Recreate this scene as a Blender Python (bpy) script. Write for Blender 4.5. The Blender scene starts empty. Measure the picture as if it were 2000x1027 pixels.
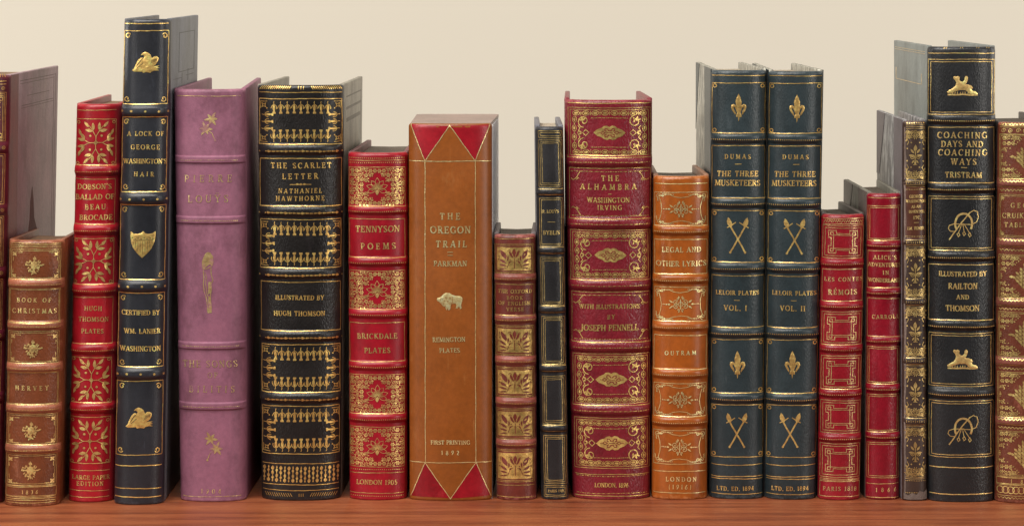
import bpy, bmesh, math, random
from mathutils import Vector
from mathutils.geometry import delaunay_2d_cdt

# ------------------------------------------------------------------ units
# One "px" is 0.27 mm: a measured pixel of the photograph on the plane y = 0.
PX = 0.00027
D = 5800.0                 # camera distance to that plane (px)
VX, VY = 1065.0, -58.0     # where the camera axis meets that plane (photo px)
FLOOR = 973.0              # shelf height (photo px on the plane y = 0)
C = bpy.context.scene.collection
SC = bpy.context.scene

def W(x, y, yy):           # (px across, px deep, px down) -> world metres
    return Vector(((x - 1000.0) * PX, y * PX, (FLOOR - yy) * PX))

# ------------------------------------------------------------------ camera
cam_d = bpy.data.cameras.new('camera')
cam = bpy.data.objects.new('camera', cam_d)
C.objects.link(cam)
cam.location = W(VX, -D, VY)
cam.rotation_euler = (math.radians(90), 0, 0)
cam_d.sensor_width = 36
cam_d.lens = 36 * D / 2000.0
cam_d.shift_x = (1000.0 - VX) / 2000.0
cam_d.shift_y = -(513.5 - VY) / 2000.0
cam_d.clip_start = 0.05
cam_d.clip_end = 50
SC.camera = cam

# ------------------------------------------------------------------ light
world = bpy.data.worlds.new('World')
SC.world = world
world.use_nodes = True
bg = world.node_tree.nodes['Background']
bg.inputs['Color'].default_value = (1.0, 0.97, 0.93, 1)
bg.inputs['Strength'].default_value = 0.055

def area(name, loc, target, sx, sy, power, col=(1, 0.96, 0.9)):
    ld = bpy.data.lights.new(name, 'AREA')
    ld.shape = 'RECTANGLE'
    ld.size, ld.size_y = sx, sy
    ld.energy = power
    ld.color = col
    o = bpy.data.objects.new(name, ld)
    C.objects.link(o)
    o.location = loc
    d = Vector(target) - Vector(loc)
    o.rotation_euler = d.to_track_quat('-Z', 'Y').to_euler()
    return o

area('overhead_softbox', (-0.25, -0.50, 1.10), (0, 0, 0.12), 1.3, 0.28, 19.0)
area('key_softbox', (-0.95, -1.45, 1.25), (0, 0, 0.12), 0.9, 0.7, 24.0)
area('right_strip_softbox', (1.15, -0.85, 0.40), (0, 0, 0.12), 0.16, 0.9, 6.5)
area('left_strip_softbox', (-1.25, -0.95, 0.40), (0, 0, 0.12), 0.18, 0.9, 2.6)
area('backdrop_light_left', (-1.9, 0.45, 0.30), (0, 1.3, 0.15), 0.7, 1.6, 21.7, (1, .97, .94))
area('backdrop_light_right', (1.9, 0.45, 0.30), (0, 1.3, 0.15), 0.7, 1.6, 21.7, (1, .97, .93))

SC.view_settings.view_transform = 'Standard'
SC.view_settings.look = 'None'
SC.view_settings.exposure = -0.14
SC.view_settings.gamma = 1.0
SC.view_settings.use_curve_mapping = False
SC.render.engine = 'CYCLES'

# ------------------------------------------------------------------ materials
def S(r, g, b):            # sRGB 0..255 -> linear
    f = lambda c: (c / 255 / 12.92) if c / 255 <= 0.04045 else ((c / 255 + 0.055) / 1.055) ** 2.4
    return (f(r), f(g), f(b))

class NT:
    def __init__(self, name):
        self.m = bpy.data.materials.new(name)
        self.m.use_nodes = True
        self.t = self.m.node_tree
        self.b = self.t.nodes['Principled BSDF']
    def n(self, typ, ins=None, **kw):
        o = self.t.nodes.new(typ)
        for k, v in kw.items():
            setattr(o, k, v)
        for k, v in (ins or {}).items():
            if isinstance(v, bpy.types.NodeSocket):
                self.t.links.new(v, o.inputs[k])
            else:
                o.inputs[k].default_value = v
        return o
    def set(self, k, v):
        if isinstance(v, bpy.types.NodeSocket):
            self.t.links.new(v, self.b.inputs[k])
        else:
            self.b.inputs[k].default_value = (*v, 1) if isinstance(v, tuple) and len(v) == 3 else v
    def coord(self, off=(0, 0, 0), scale=(1, 1, 1)):
        tc = self.n('ShaderNodeTexCoord')
        mp = self.n('ShaderNodeMapping', {'Vector': tc.outputs['Object'], 'Location': off, 'Scale': scale})
        return mp.outputs['Vector']
    def noise(self, vec, scale, detail=4, rough=0.55):
        return self.n('ShaderNodeTexNoise', {'Vector': vec, 'Scale': scale, 'Detail': detail, 'Roughness': rough}).outputs['Fac']
    def ramp(self, fac, stops):
        r = self.n('ShaderNodeValToRGB', {'Fac': fac})
        e = r.color_ramp.elements
        while len(e) < len(stops):
            e.new(0.5)
        for i, (p, c) in enumerate(stops):
            e[i].position = p
            e[i].color = (*c, 1) if len(c) == 3 else c
        return r.outputs['Color']
    def mix(self, fac, a, b, mode='MIX'):
        o = self.t.nodes.new('ShaderNodeMix')
        o.data_type = 'RGBA'
        o.blend_type = mode
        def put(sock, v):
            if isinstance(v, bpy.types.NodeSocket):
                self.t.links.new(v, sock)
            elif isinstance(v, (int, float)):
                sock.default_value = v
            else:
                sock.default_value = (*v, 1)
        put(o.inputs[0], fac); put(o.inputs[6], a); put(o.inputs[7], b)
        return o.outputs[2]
    def math(self, op, a, b=0.0):
        return self.n('ShaderNodeMath', {0: a, 1: b}, operation=op).outputs[0]

rnd = random.Random(7)

def leather(name, col, rough=0.42, grain=0.25, size=0.0011, var=0.25, rub=None, spec=0.5, bumpd=0.00022, streak=0.0, mottle=0.55):
    """goatskin / calf: cellular grain in the bump, mottled dye in the colour"""
    N = NT(name)
    off = (rnd.uniform(0, 9), rnd.uniform(0, 9), rnd.uniform(0, 9))
    v = N.coord(off)
    big = N.noise(v, 28, 5, 0.6)
    fine = N.noise(v, 420, 3, 0.6)
    lo = tuple(c * (1 - var) for c in col)
    hi = tuple(min(1, c * (1 + var) + 0.004) for c in col)
    c = N.ramp(big, [(0.3, lo), (0.7, hi)])
    f2 = N.math('MULTIPLY_ADD', fine, 0.5)
    f2.node.inputs[2].default_value = 0.75
    c = N.mix(1.0, c, N.n('ShaderNodeCombineColor', {0: f2, 1: f2, 2: f2}).outputs[0], 'MULTIPLY')
    vs = N.coord(off, (1, 1, 0.55))
    vor = N.n('ShaderNodeTexVoronoi', {'Vector': vs, 'Scale': 1.0 / size, 'Randomness': 1.0}, feature='DISTANCE_TO_EDGE').outputs['Distance']
    crease = N.n('ShaderNodeMapRange', {'Value': vor, 'From Min': 0.0, 'From Max': 0.32}).outputs[0]
    wrk = N.noise(vs, 0.6 / size, 3, 0.6)
    h = N.math('ADD', N.math('MULTIPLY', crease, 0.6), N.math('MULTIPLY', wrk, 0.6))
    bp = N.n('ShaderNodeBump', {'Height': h, 'Strength': grain, 'Distance': bumpd})
    N.set('Normal', bp.outputs[0])
    # rubbing: pale scuffs in irregular patches
    sc = N.noise(N.coord(off, (1, 1, 0.35)), 95, 6, 0.75)
    m = N.ramp(sc, [(0.58, (0, 0, 0)), (0.78, (1, 1, 1))])
    rubc = rub or tuple(min(1, c * 1.7 + 0.02) for c in col)
    c = N.mix(N.math('MULTIPLY', m, 0.65), c, rubc)
    st = N.noise(N.coord(tuple(o + 3 for o in off), (1, 1, 0.6)), 55, 6, 0.7)
    c = N.mix(mottle, c, N.ramp(st, [(0.34, (0.55, 0.52, 0.5)), (0.5, (1, 1, 1)), (0.66, (1.18, 1.16, 1.14))]), 'MULTIPLY')
    # corners, joints and ribs rubbed bare
    ew = N.n('ShaderNodeAttribute', attribute_name='edge_wear').outputs['Fac']
    wn = N.noise(N.coord(off), 260, 5, 0.7)
    wm_ = N.math('ADD', wn, N.math('MULTIPLY', ew, 0.30))
    c = N.mix(N.math('MULTIPLY', N.ramp(wm_, [(0.66, (0, 0, 0)), (0.86, (1, 1, 1))]), 0.75), c, rubc)
    # hair-fine scratches
    sx = N.noise(N.coord(tuple(o + 1 for o in off), (1, 1, 0.10)), 700, 2, 0.5)
    s2 = N.noise(N.coord(tuple(o + 5 for o in off)), 45, 3, 0.6)
    scr = N.math('MULTIPLY', N.ramp(sx, [(0.68, (0, 0, 0)), (0.74, (1, 1, 1))]), N.ramp(s2, [(0.52, (0, 0, 0)), (0.62, (1, 1, 1))]))
    c = N.mix(N.math('MULTIPLY', scr, 0.45), c, rubc)
    if streak:
        sv = N.noise(N.coord(off, (9, 9, 3)), 9, 5, 0.65)
        c = N.mix(streak, c, N.ramp(sv, [(0.35, (0.55, 0.55, 0.55)), (0.65, (1.25, 1.25, 1.25))]), 'MULTIPLY')
    N.set('Base Color', c)
    N.set('Roughness', N.n('ShaderNodeMapRange', {'Value': big, 'To Min': rough - 0.07, 'To Max': rough + 0.10}).outputs[0])
    N.set('Specular IOR Level', spec)
    return N.m

def gold(name, under, wear=0.25, col=(0.72, 0.48, 0.18), rough=0.38):
    col = (col[0] * .95, col[1] * .90, col[2] * .78)
    """leaf gold: uneven sheen, rubbed through to the leather here and there"""
    N = NT(name)
    off = (rnd.uniform(0, 9), rnd.uniform(0, 9), rnd.uniform(0, 9))
    v = N.coord(off)
    a = N.noise(v, 330, 4, 0.65)
    b = N.noise(v, 120, 3, 0.6)
    base = N.ramp(a, [(0.32, tuple(c * 0.78 for c in col)), (0.5, tuple(min(1, c * 1.15) for c in col)), (0.68, tuple(min(1, c * 1.8) for c in col))])
    w = N.ramp(N.math('ADD', N.math('MULTIPLY', a, 0.5), N.math('MULTIPLY', b, 0.5)),
               [(0.27 + wear * 0.26, (1, 1, 1)), (0.36 + wear * 0.26, (0, 0, 0))])
    oi = N.n('ShaderNodeObjectInfo').outputs['Random']
    tone = N.n('ShaderNodeMapRange', {'Value': oi, 'To Min': 0.80, 'To Max': 1.15}).outputs[0]
    base = N.mix(1.0, base, N.n('ShaderNodeCombineColor', {0: tone, 1: tone, 2: tone}).outputs[0], 'MULTIPLY')
    N.set('Base Color', N.mix(w, base, under))
    N.set('Metallic', N.math('MULTIPLY', N.math('SUBTRACT', 1.0, w), 0.75))
    N.set('Roughness', rough)
    bp = N.n('ShaderNodeBump', {'Height': N.noise(v, 700, 2, 0.5), 'Strength': 0.5, 'Distance': 0.0004})
    N.set('Normal', bp.outputs[0])
    return N.m

def paper(name, col):
    N = NT(name)
    v = N.coord((rnd.uniform(0, 9), 0, 0), (1, 0.04, 0.04))
    a = N.noise(v, 2600, 2, 0.6)
    b = N.noise(N.coord((1, 2, 3)), 60, 4, 0.6)
    c = N.mix(1.0, N.ramp(a, [(0.35, tuple(x * 0.6 for x in col)), (0.65, col)]),
              N.ramp(b, [(0.3, (0.75, 0.72, 0.68)), (0.7, (1.05, 1.03, 1))]), 'MULTIPLY')
    N.set('Base Color', c)
    N.set('Roughness', 0.75)
    return N.m

def marbled(name, c1, c2, c3):
    N = NT(name)
    v = N.coord((rnd.uniform(0, 9), 0, 0), (1, 0.55, 0.20))
    a = N.noise(v, 420, 6, 0.75)
    b2 = N.noise(N.coord((2, 5, 1)), 40, 4, 0.6)
    c = N.ramp(a, [(0.36, c1), (0.49, c3), (0.64, c2)])
    c = N.mix(0.5, c, N.ramp(b2, [(0.35, (0.7, 0.7, 0.7)), (0.65, (1.1, 1.1, 1.1))]), 'MULTIPLY')
    N.set('Base Color', c)
    N.set('Roughness', 0.5)
    N.set('Normal', N.n('ShaderNodeBump', {'Height': a, 'Strength': 0.2, 'Distance': 0.0004}).outputs[0])
    return N.m

PAPER_CREAM = paper('cream page edges', S(200, 186, 164))
PAPER_GREY = paper('dusty dark page edges', S(120, 108, 95))
PAPER_TAN = paper('browned page edges', S(150, 120, 92))

# ------------------------------------------------------------------ setting
def mesh_obj(name, verts, faces, mat, parent=None, base=None, smooth=False):
    me = bpy.data.meshes.new(name)
    b = base or Vector((0, 0, 0))
    me.from_pydata([Vector(v) - b for v in verts], [], faces)
    me.materials.append(mat)
    if smooth:
        me.polygons.foreach_set('use_smooth', [True] * len(me.polygons))
    me.update()
    o = bpy.data.objects.new(name, me)
    C.objects.link(o)
    if parent:
        o.parent = parent
    return o

def box_obj(name, lo, hi, mat, bevel=0.0):
    bm = bmesh.new()
    bmesh.ops.create_cube(bm, size=1)
    for v in bm.verts:
        v.co = Vector([lo[i] + (v.co[i] + 0.5) * (hi[i] - lo[i]) for i in range(3)])
    if bevel:
        bmesh.ops.bevel(bm, geom=bm.edges[:], offset=bevel, segments=3, affect='EDGES', profile=0.5)
    me = bpy.data.meshes.new(name)
    bm.to_mesh(me); bm.free()
    me.materials.append(mat)
    o = bpy.data.objects.new(name, me)
    C.objects.link(o)
    return o

def wood():
    N = NT('reddish oiled shelf wood')
    v = N.coord((3.1, 1.7, 0), (1.6, 26, 26))
    w = N.noise(v, 4.0, 8, 0.62)
    v2 = N.coord((0.3, 5.7, 0), (7, 120, 120))
    f = N.noise(v2, 6.0, 5, 0.7)
    bl = N.noise(N.coord((7, 2, 0), (1, 2.6, 1)), 14.0, 6, 0.7)
    c = N.ramp(w, [(0.28, S(92, 44, 28)), (0.45, S(134, 70, 41)), (0.60, S(156, 88, 52)), (0.76, S(112, 56, 37))])
    c = N.mix(0.35, c, N.ramp(f, [(0.35, (0.55, 0.5, 0.5)), (0.6, (1.1, 1.1, 1.1))]), 'MULTIPLY')
    c = N.mix(0.75, c, N.ramp(bl, [(0.32, (0.66, 0.52, 0.50)), (0.5, (0.95, 0.92, 0.9)), (0.68, (1.18, 1.18, 1.14))]), 'MULTIPLY')
    sw = N.noise(N.coord((4, 1, 6), (0.5, 2, 1)), 180, 4, 0.7)
    c = N.mix(N.math('MULTIPLY', N.ramp(sw, [(0.62, (0, 0, 0)), (0.72, (1, 1, 1))]), 0.35), c, S(188, 128, 92))
    sp = N.noise(N.coord((2, 8, 1)), 260, 3, 0.7)
    c = N.mix(N.math('MULTIPLY', N.ramp(sp, [(0.70, (0, 0, 0)), (0.78, (1, 1, 1))]), 0.5), c, S(70, 48, 42))
    N.set('Base Color', c)
    N.set('Roughness', N.n('ShaderNodeMapRange', {'Value': w, 'To Min': 0.36, 'To Max': 0.56}).outputs[0])
    N.set('Normal', N.n('ShaderNodeBump', {'Height': f, 'Strength': 0.15, 'Distance': 0.0004}).outputs[0])
    return N.m

shelf = box_obj('shelf', (-0.75, -0.14, -0.03), (0.75, 0.30, 0.0), wood(), 0.002)
shelf['kind'] = 'structure'
wm = NT('plain beige backdrop')
wm.set('Base Color', S(230, 221, 204))
wm.set('Roughness', 0.95)
wm.set('Specular IOR Level', 0.0)
wall = box_obj('backdrop', (-2.6, 1.30, -1.0), (2.6, 1.34, 2.2), wm.m)
wall['kind'] = 'structure'

# ------------------------------------------------------------------ lettering: cut serif capitals as strokes
TK, TN, SF = 0.20, 0.12, 0.10
def arc(cx, cy, rx, ry, a0, a1, n=12):
    return [(cx + rx * math.cos(math.radians(a0 + (a1 - a0) * i / n)), cy + ry * math.sin(math.radians(a0 + (a1 - a0) * i / n))) for i in range(n + 1)]
def _o(w):
    r = w / 2 - 0.08
    return [(TN, arc(w / 2, .5, r * .96, .46, 60, 120)), (TK, arc(w / 2, .5, r, .46, 120, 240)), (TN, arc(w / 2, .5, r * .96, .46, 240, 300)), (TK, arc(w / 2, .5, r, .46, 300, 420))]
GL = {
 'A': (.84, [(TN, [(.10, 0), (.40, .97)]), (TK, [(.42, 1), (.72, 0)]), (TN, [(.22, .34), (.60, .34)])], [(.10, 0), (.73, 0)]),
 'B': (.70, [(TK, [(.17, 0), (.17, 1)]), (TN, [(.17, .95), (.36, .95)] + arc(.36, .74, .19, .21, 90, -90) + [(.17, .52)]), (TN + .03, [(.36, .52)] + arc(.38, .28, .23, .24, 90, -90) + [(.17, .05)])], [(.14, 0), (.14, 1)]),
 'C': (.78, [(TK, arc(.44, .5, .34, .46, 115, 245)), (TN, arc(.44, .5, .34, .46, 115, 42)), (TN, arc(.44, .5, .34, .46, 245, 318)), (SF, [(.70, .98), (.70, .68)])], []),
 'D': (.82, [(TK, [(.17, 0), (.17, 1)]), (TN, [(.17, .95), (.36, .95)] + arc(.36, .5, .37, .45, 90, 45)), (TK, arc(.36, .5, .35, .45, 50, -50)), (TN, arc(.36, .5, .37, .45, -45, -90) + [(.17, .05)])], [(.14, 0), (.14, 1)]),
 'E': (.68, [(TK, [(.17, 0), (.17, 1)]), (TN, [(.17, .95), (.60, .95)]), (TN, [(.17, .52), (.48, .52)]), (TN, [(.17, .05), (.62, .05)]), (SF, [(.58, 1), (.58, .76)]), (SF, [(.60, 0), (.60, .26)]), (SF, [(.47, .40), (.47, .64)])], [(.14, 0), (.14, 1)]),
 'F': (.64, [(TK, [(.17, 0), (.17, 1)]), (TN, [(.17, .95), (.58, .95)]), (TN, [(.17, .50), (.46, .50)]), (SF, [(.57, 1), (.57, .74)]), (SF, [(.45, .38), (.45, .62)])], [(.17, 0), (.14, 1)]),
 'G': (.84, [(TK, arc(.44, .5, .35, .46, 115, 245)), (TN, arc(.44, .5, .34, .46, 115, 45)), (TN, arc(.44, .5, .34, .46, 245, 310)), (TK, [(.69, .06), (.69, .44)]), (SF, [(.56, .43), (.80, .43)]), (SF, [(.68, .98), (.68, .72)])], []),
 'H': (.84, [(TK, [(.17, 0), (.17, 1)]), (TK, [(.67, 0), (.67, 1)]), (TN, [(.17, .52), (.67, .52)])], [(.17, 0), (.17, 1), (.67, 0), (.67, 1)]),
 'I': (.36, [(TK, [(.18, 0), (.18, 1)])], [(.18, 0), (.18, 1)]),
 'J': (.48, [(TK, [(.28, 1), (.28, .10), (.20, -.05), (.08, -.08)])], [(.28, 1)]),
 'K': (.80, [(TK, [(.17, 0), (.17, 1)]), (TN, [(.20, .45), (.64, 1)]), (TK, [(.32, .56), (.68, 0)])], [(.17, 0), (.17, 1), (.68, 0), (.64, 1)]),
 'L': (.64, [(TK, [(.17, 0), (.17, 1)]), (TN, [(.17, .05), (.60, .05)]), (SF, [(.58, 0), (.58, .30)])], [(.15, 0), (.17, 1)]),
 'M': (.98, [(TN, [(.14, 0), (.18, 1)]), (TK, [(.20, 1), (.49, .06)]), (TN, [(.49, .06), (.78, 1)]), (TK, [(.80, 1), (.84, 0)])], [(.13, 0), (.84, 0), (.15, 1), (.82, 1)]),
 'N': (.84, [(TN, [(.15, 0), (.15, 1)]), (TK, [(.16, 1), (.68, .02)]), (TN, [(.69, 0), (.69, 1)])], [(.15, 0), (.12, 1), (.69, 1)]),
 'O': (.88, _o(.88), []),
 'P': (.66, [(TK, [(.17, 0), (.17, 1)]), (TN + .02, [(.17, .95), (.36, .95)] + arc(.36, .70, .22, .25, 90, -90) + [(.17, .45)])], [(.17, 0), (.14, 1)]),
 'Q': (.88, _o(.88) + [(TN, [(.45, .1), (.8, -.15)])], []),
 'R': (.76, [(TK, [(.17, 0), (.17, 1)]), (TN + .02, [(.17, .95), (.36, .95)] + arc(.36, .73, .20, .22, 90, -90) + [(.17, .51)]), (TK, [(.36, .50), (.66, 0)])], [(.17, 0), (.14, 1), (.68, 0)]),
 'S': (.62, [(TN, arc(.31, .74, .20, .21, 35, 120)), (TK, arc(.31, .74, .21, .21, 130, 200) + [(.22, .60), (.42, .40)] + arc(.32, .26, .21, .22, 20, -50)), (TN, arc(.31, .26, .21, .21, -50, -145)), (SF, [(.49, .97), (.49, .72)]), (SF, [(.12, .03), (.12, .30)])], []),
 'T': (.74, [(TK, [(.37, 0), (.37, 1)]), (TN, [(.08, .95), (.66, .95)]), (SF, [(.08, 1), (.08, .72)]), (SF, [(.66, 1), (.66, .72)])], [(.37, 0)]),
 'U': (.82, [(TK, [(.17, 1), (.17, .32)] + arc(.42, .30, .25, .26, 180, 250)), (TN, arc(.42, .30, .26, .26, 250, 360) + [(.68, 1)])], [(.17, 1), (.68, 1)]),
 'V': (.82, [(TK, [(.12, 1), (.42, .02)]), (TN, [(.42, .02), (.70, 1)])], [(.12, 1), (.70, 1)]),
 'W': (1.12, [(TK, [(.10, 1), (.34, .02)]), (TN, [(.34, .02), (.56, .95)]), (TK, [(.54, .95), (.78, .02)]), (TN, [(.78, .02), (1.0, 1)])], [(.10, 1), (1.0, 1), (.55, 1)]),
 'X': (.80, [(TK, [(.12, 1), (.68, 0)]), (TN, [(.66, 1), (.14, 0)])], [(.12, 1), (.66, 1), (.14, 0), (.68, 0)]),
 'Y': (.80, [(TK, [(.10, 1), (.40, .48), (.40, 0)]), (TN, [(.40, .48), (.68, 1)])], [(.10, 1), (.68, 1), (.40, 0)]),
 'Z': (.68, [(TN, [(.10, .95), (.58, .95)]), (TK, [(.56, .95), (.12, .05)]), (TN, [(.10, .05), (.60, .05)])], []),
 '0': (.64, _o(.64), []),
 '1': (.42, [(TK, [(.22, 0), (.22, 1)]), (TN, [(.22, .97), (.08, .82)])], [(.22, 0)]),
 '2': (.60, [(TN, arc(.28, .74, .19, .22, 165, 80)), (TK, arc(.28, .74, .20, .22, 80, -30) + [(.12, .08)]), (TN + .02, [(.08, .06), (.54, .06)])], []),
 '3': (.58, [(TN, arc(.27, .74, .17, .21, 150, 90)), (TK, arc(.27, .74, .18, .21, 90, -80)), (TK, arc(.27, .28, .21, .24, 80, -90)), (TN, arc(.27, .28, .20, .24, -90, -150))], []),
 '4': (.64, [(TK, [(.44, 0), (.44, 1)]), (TN, [(.44, .98), (.08, .30), (.60, .30)])], [(.44, 0)]),
 '5': (.58, [(TN, [(.16, .95), (.50, .95)]), (TN, [(.16, .95), (.14, .55)]), (TK, arc(.28, .32, .21, .27, 120, -90)), (TN, arc(.28, .32, .2, .27, -90, -150))], []),
 '6': (.62, [(TK, [(.46, .98), (.24, .72)] + arc(.31, .30, .21, .26, 150, 270)), (TN, arc(.31, .30, .20, .26, -90, 150))], []),
 '7': (.58, [(TN, [(.08, .95), (.52, .95)]), (TK, [(.50, .95), (.22, 0)])], []),
 '8': (.62, [(TN + .02, arc(.31, .74, .18, .21, 0, 360)), (TK - .03, arc(.31, .27, .22, .24, 0, 360))], []),
 '9': (.62, [(TK, [(.16, .02), (.38, .28)] + arc(.31, .70, .21, .26, -30, 90)), (TN, arc(.31, .70, .20, .26, 90, 330))], []),
 '.': (.30, [(.22, [(.06, .07), (.24, .07)])], []),
 ',': (.30, [(.18, [(.18, .12), (.10, -.14)])], []),
 "'": (.26, [(.15, [(.14, 1.0), (.10, .74)])], []),
 '-': (.50, [(TN, [(.08, .45), (.42, .45)])], []),
 '(': (.34, [(TN, arc(.42, .45, .30, .72, 130, 230))], []),
 ')': (.34, [(TN, arc(-.08, .45, .30, .72, 50, -50))], []),
}
GL['\u0178'] = (GL['Y'][0], GL['Y'][1] + [(.14, [(.20, 1.22), (.32, 1.22)]), (.14, [(.46, 1.22), (.58, 1.22)])], GL['Y'][2])
GL['\u00c9'] = (GL['E'][0], GL['E'][1] + [(.12, [(.32, 1.14), (.48, 1.32)])], GL['E'][2])

# ------------------------------------------------------------------ book
class Book:
    def __init__(s, label, name='old_book', xlt=0, xrt=0, xlb=0, xrb=0, yt=0, yb=973, bulge=22, n=2.4, back=.92,
                 dl=0, dr=0, dlb=None, drb=None, pdrop=12, bexp=1.7, mat=None, boardmat=None, bandmat=None, gold=None, pages=None, ox=0, fr=.93,
                 group='leather bound books standing in a row on the shelf', box=False, cat='book', btop=1):
        n = 2.0 + (n - 2.0) * .35
        bulge *= 1.85
        yb += 2.5
        s.n, s.bulge = n, bulge
        s.sf = (yb - VY) / (FLOOR - VY)
        s.yf = D / s.sf - D
        se = D / (D + s.yf + bulge * .85)
        ux = lambda p: VX + (p - VX) / se
        s.xlt, s.xrt, s.xlb, s.xrb = ux(xlt), ux(xrt), ux(xlb), ux(xrb)
        s.p = (xlt, xrt, xlb, xrb, yt, yb)
        s.yyt = s.down(yt)
        s.depth = (D + s.yf) * (1 / back - 1)
        s.dl, s.dr = dl, dr
        s.dlb, s.drb = (dl if dlb is None else dlb), (dr if drb is None else drb)
        s.pdrop, s.bexp = pdrop, bexp
        s.mat, s.boardmat, s.bandmat, s.goldm = mat, boardmat or mat, bandmat or mat, gold
        s.pages = pages or PAPER_CREAM
        s.ox, s.fr = ox, fr
        s.btop = btop
        s.bands = []
        s.root = bpy.data.objects.new(name, None)
        s.root.empty_display_size = 0.02
        C.objects.link(s.root)
        s.base = W((s.xlb + s.xrb) / 2, s.yf, FLOOR)
        s.root.location = s.base
        s.root['label'] = label
        s.root['category'] = cat
        if group:
            s.root['group'] = group
    # photo row -> px down on the surface (spine front)
    def down(s, py):
        return VY + (py - VY) / s.sf
    def edges(s, yy):
        v = (yy - s.yyt) / (FLOOR - s.yyt)
        return s.xlt + (s.xlb - s.xlt) * v, s.xrt + (s.xrb - s.xrt) * v
    def bump(s, yy, u=0.0):
        h = 0
        for (c, hb, pr) in s.bands:
            t = abs(yy - c) / hb
            if t < 1:
                h = max(h, pr * (0.5 + 0.5 * math.cos(math.pi * t ** s.bexp)))
        return h * (1 - .9 * abs(u) ** 7)
    def prof(s, u):
        a = min(1.0, abs(u))
        return s.bulge * (1 - max(0.0, 1 - a ** s.n) ** (1 / s.n))
    def surf(s, u, yy, off=0.0):
        xl, xr = s.edges(yy)
        hw = (xr - xl) / 2
        e = 0.004
        u0, u1 = max(-1, u - e), min(1, u + e)
        tx, ty = (u1 - u0) * hw, s.prof(u1) - s.prof(u0)
        L = math.hypot(tx, ty) or 1
        nx, ny = ty / L, -tx / L
        # head and tail round over
        r = 7.0 if yy - s.yyt < FLOOR - yy else 4.0
        d = min(yy - s.yyt, FLOOR - yy)
        inset = 0.0
        if d < r:
            inset = r - math.sqrt(max(0, r * r - (r - max(0, d)) ** 2))
        o = off - inset * .8
        return ((xl + xr) / 2 + u * hw + nx * o, s.yf + s.prof(u) + ny * o, yy)
    def cxp(s, py):                       # centre line of the tooling in photo px
        xlt, xrt, xlb, xrb, yt, yb = s.p
        v = (py - yt) / (yb - yt)
        return (xlt + xrt + v * (xlb + xrb - xlt - xrt)) / 2 + s.ox
    def hwp(s, py):
        xlt, xrt, xlb, xrb, yt, yb = s.p
        v = (py - yt) / (yb - yt)
        return (xrt - xlt + v * (xrb - xlb - xrt + xlt)) / 2
    def map(s, px, py, off):
        yy = s.down(py)
        xl, xr = s.edges(yy)
        b = 0
        y = s.yf
        u = 0
        for _ in range(4):
            x = VX + (px - VX) * (D + y) / D
            u = max(-.992, min(.992, (x - (xl + xr) / 2) / ((xr - xl) / 2)))
            b = s.bump(yy, u)
            y = s.yf + s.prof(u) - b
        return W(*s.surf(u, yy, b + off))
    def band(s, py, hb=9, pr=5.5):
        s.bands.append((s.down(py), hb * 1.25, pr))
    # ---------------------------------------------------------------- solids
    def build(s, bandname='raised_band', spinename='spine'):
        NU = 44
        us = [math.sin(-math.pi / 2 + math.pi * i / NU) for i in range(NU + 1)]
        H = FLOOR - s.yyt
        rows = []
        k = [0, .4, 1.2, 2.4, 4, 5.5, 7]
        mid = max(8, int(H / 9))
        yys = [s.yyt + d for d in k] + [s.yyt + 7 + (H - 14) * i / mid for i in range(1, mid)] + [FLOOR - d for d in reversed(k)]
        lip = [(16, 14), (16, 0.6), (11, 0.0)]
        verts, faces = [], []
        for (ins, dy) in lip:
            verts += [W(*s.surf(u * .999, s.yyt + dy, -ins)) for u in us]
        for yy in yys:
            verts += [W(*s.surf(u, yy)) for u in us]
        R = len(lip) + len(yys)
        for r in range(R - 1):
            for i in range(NU):
                a = r * (NU + 1) + i
                faces.append((a, a + 1, a + NU + 2, a + NU + 1))
        s.spine = mesh_obj(spinename, verts, faces, s.mat, s.root, s.base, True)
        wv = []
        for r in range(R):
            yy = s.yyt if r < len(lip) else yys[r - len(lip)]
            e = max(0, 1 - min(yy - s.yyt, FLOOR - yy) / 12.0)
            wv += [min(1, e + .3 * max(0, (abs(u) - .80) / .2) ** 2) for u in us]
        at = s.spine.data.attributes.new('edge_wear', 'FLOAT', 'POINT')
        at.data.foreach_set('value', wv)
        for (c, hb, pr) in s.bands:
            vs, fs = [], []
            M = 22
            for j in range(M + 1):
                yy = c - hb + 2 * hb * j / M
                t = abs(yy - c) / hb
                h = pr * (0.5 + 0.5 * math.cos(math.pi * min(1, t) ** s.bexp))
                vs += [W(*s.surf(u, yy, h * (1 - .9 * abs(u) ** 7) + (0.12 if t < .97 else -0.3))) for u in us]
            for r in range(M):
                for i in range(NU):
                    a = r * (NU + 1) + i
                    fs.append((a, a + 1, a + NU + 2, a + NU + 1))
            bo = mesh_obj(bandname, vs, fs, s.bandmat, s.spine, s.base, True)
            at = bo.data.attributes.new('edge_wear', 'FLOAT', 'POINT')
            at.data.foreach_set('value', [.55 * max(0, 1 - abs(2 * j / M - 1) * 2.2) + .15 * max(0, (abs(u) - .75) / .25) for j in range(M + 1) for u in us])
        # boards
        th = 10
        y0, y1 = s.yf + s.bulge - 3, s.yf + s.depth
        top, bot = s.yyt - s.btop, FLOOR
        s.boards = []
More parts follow.
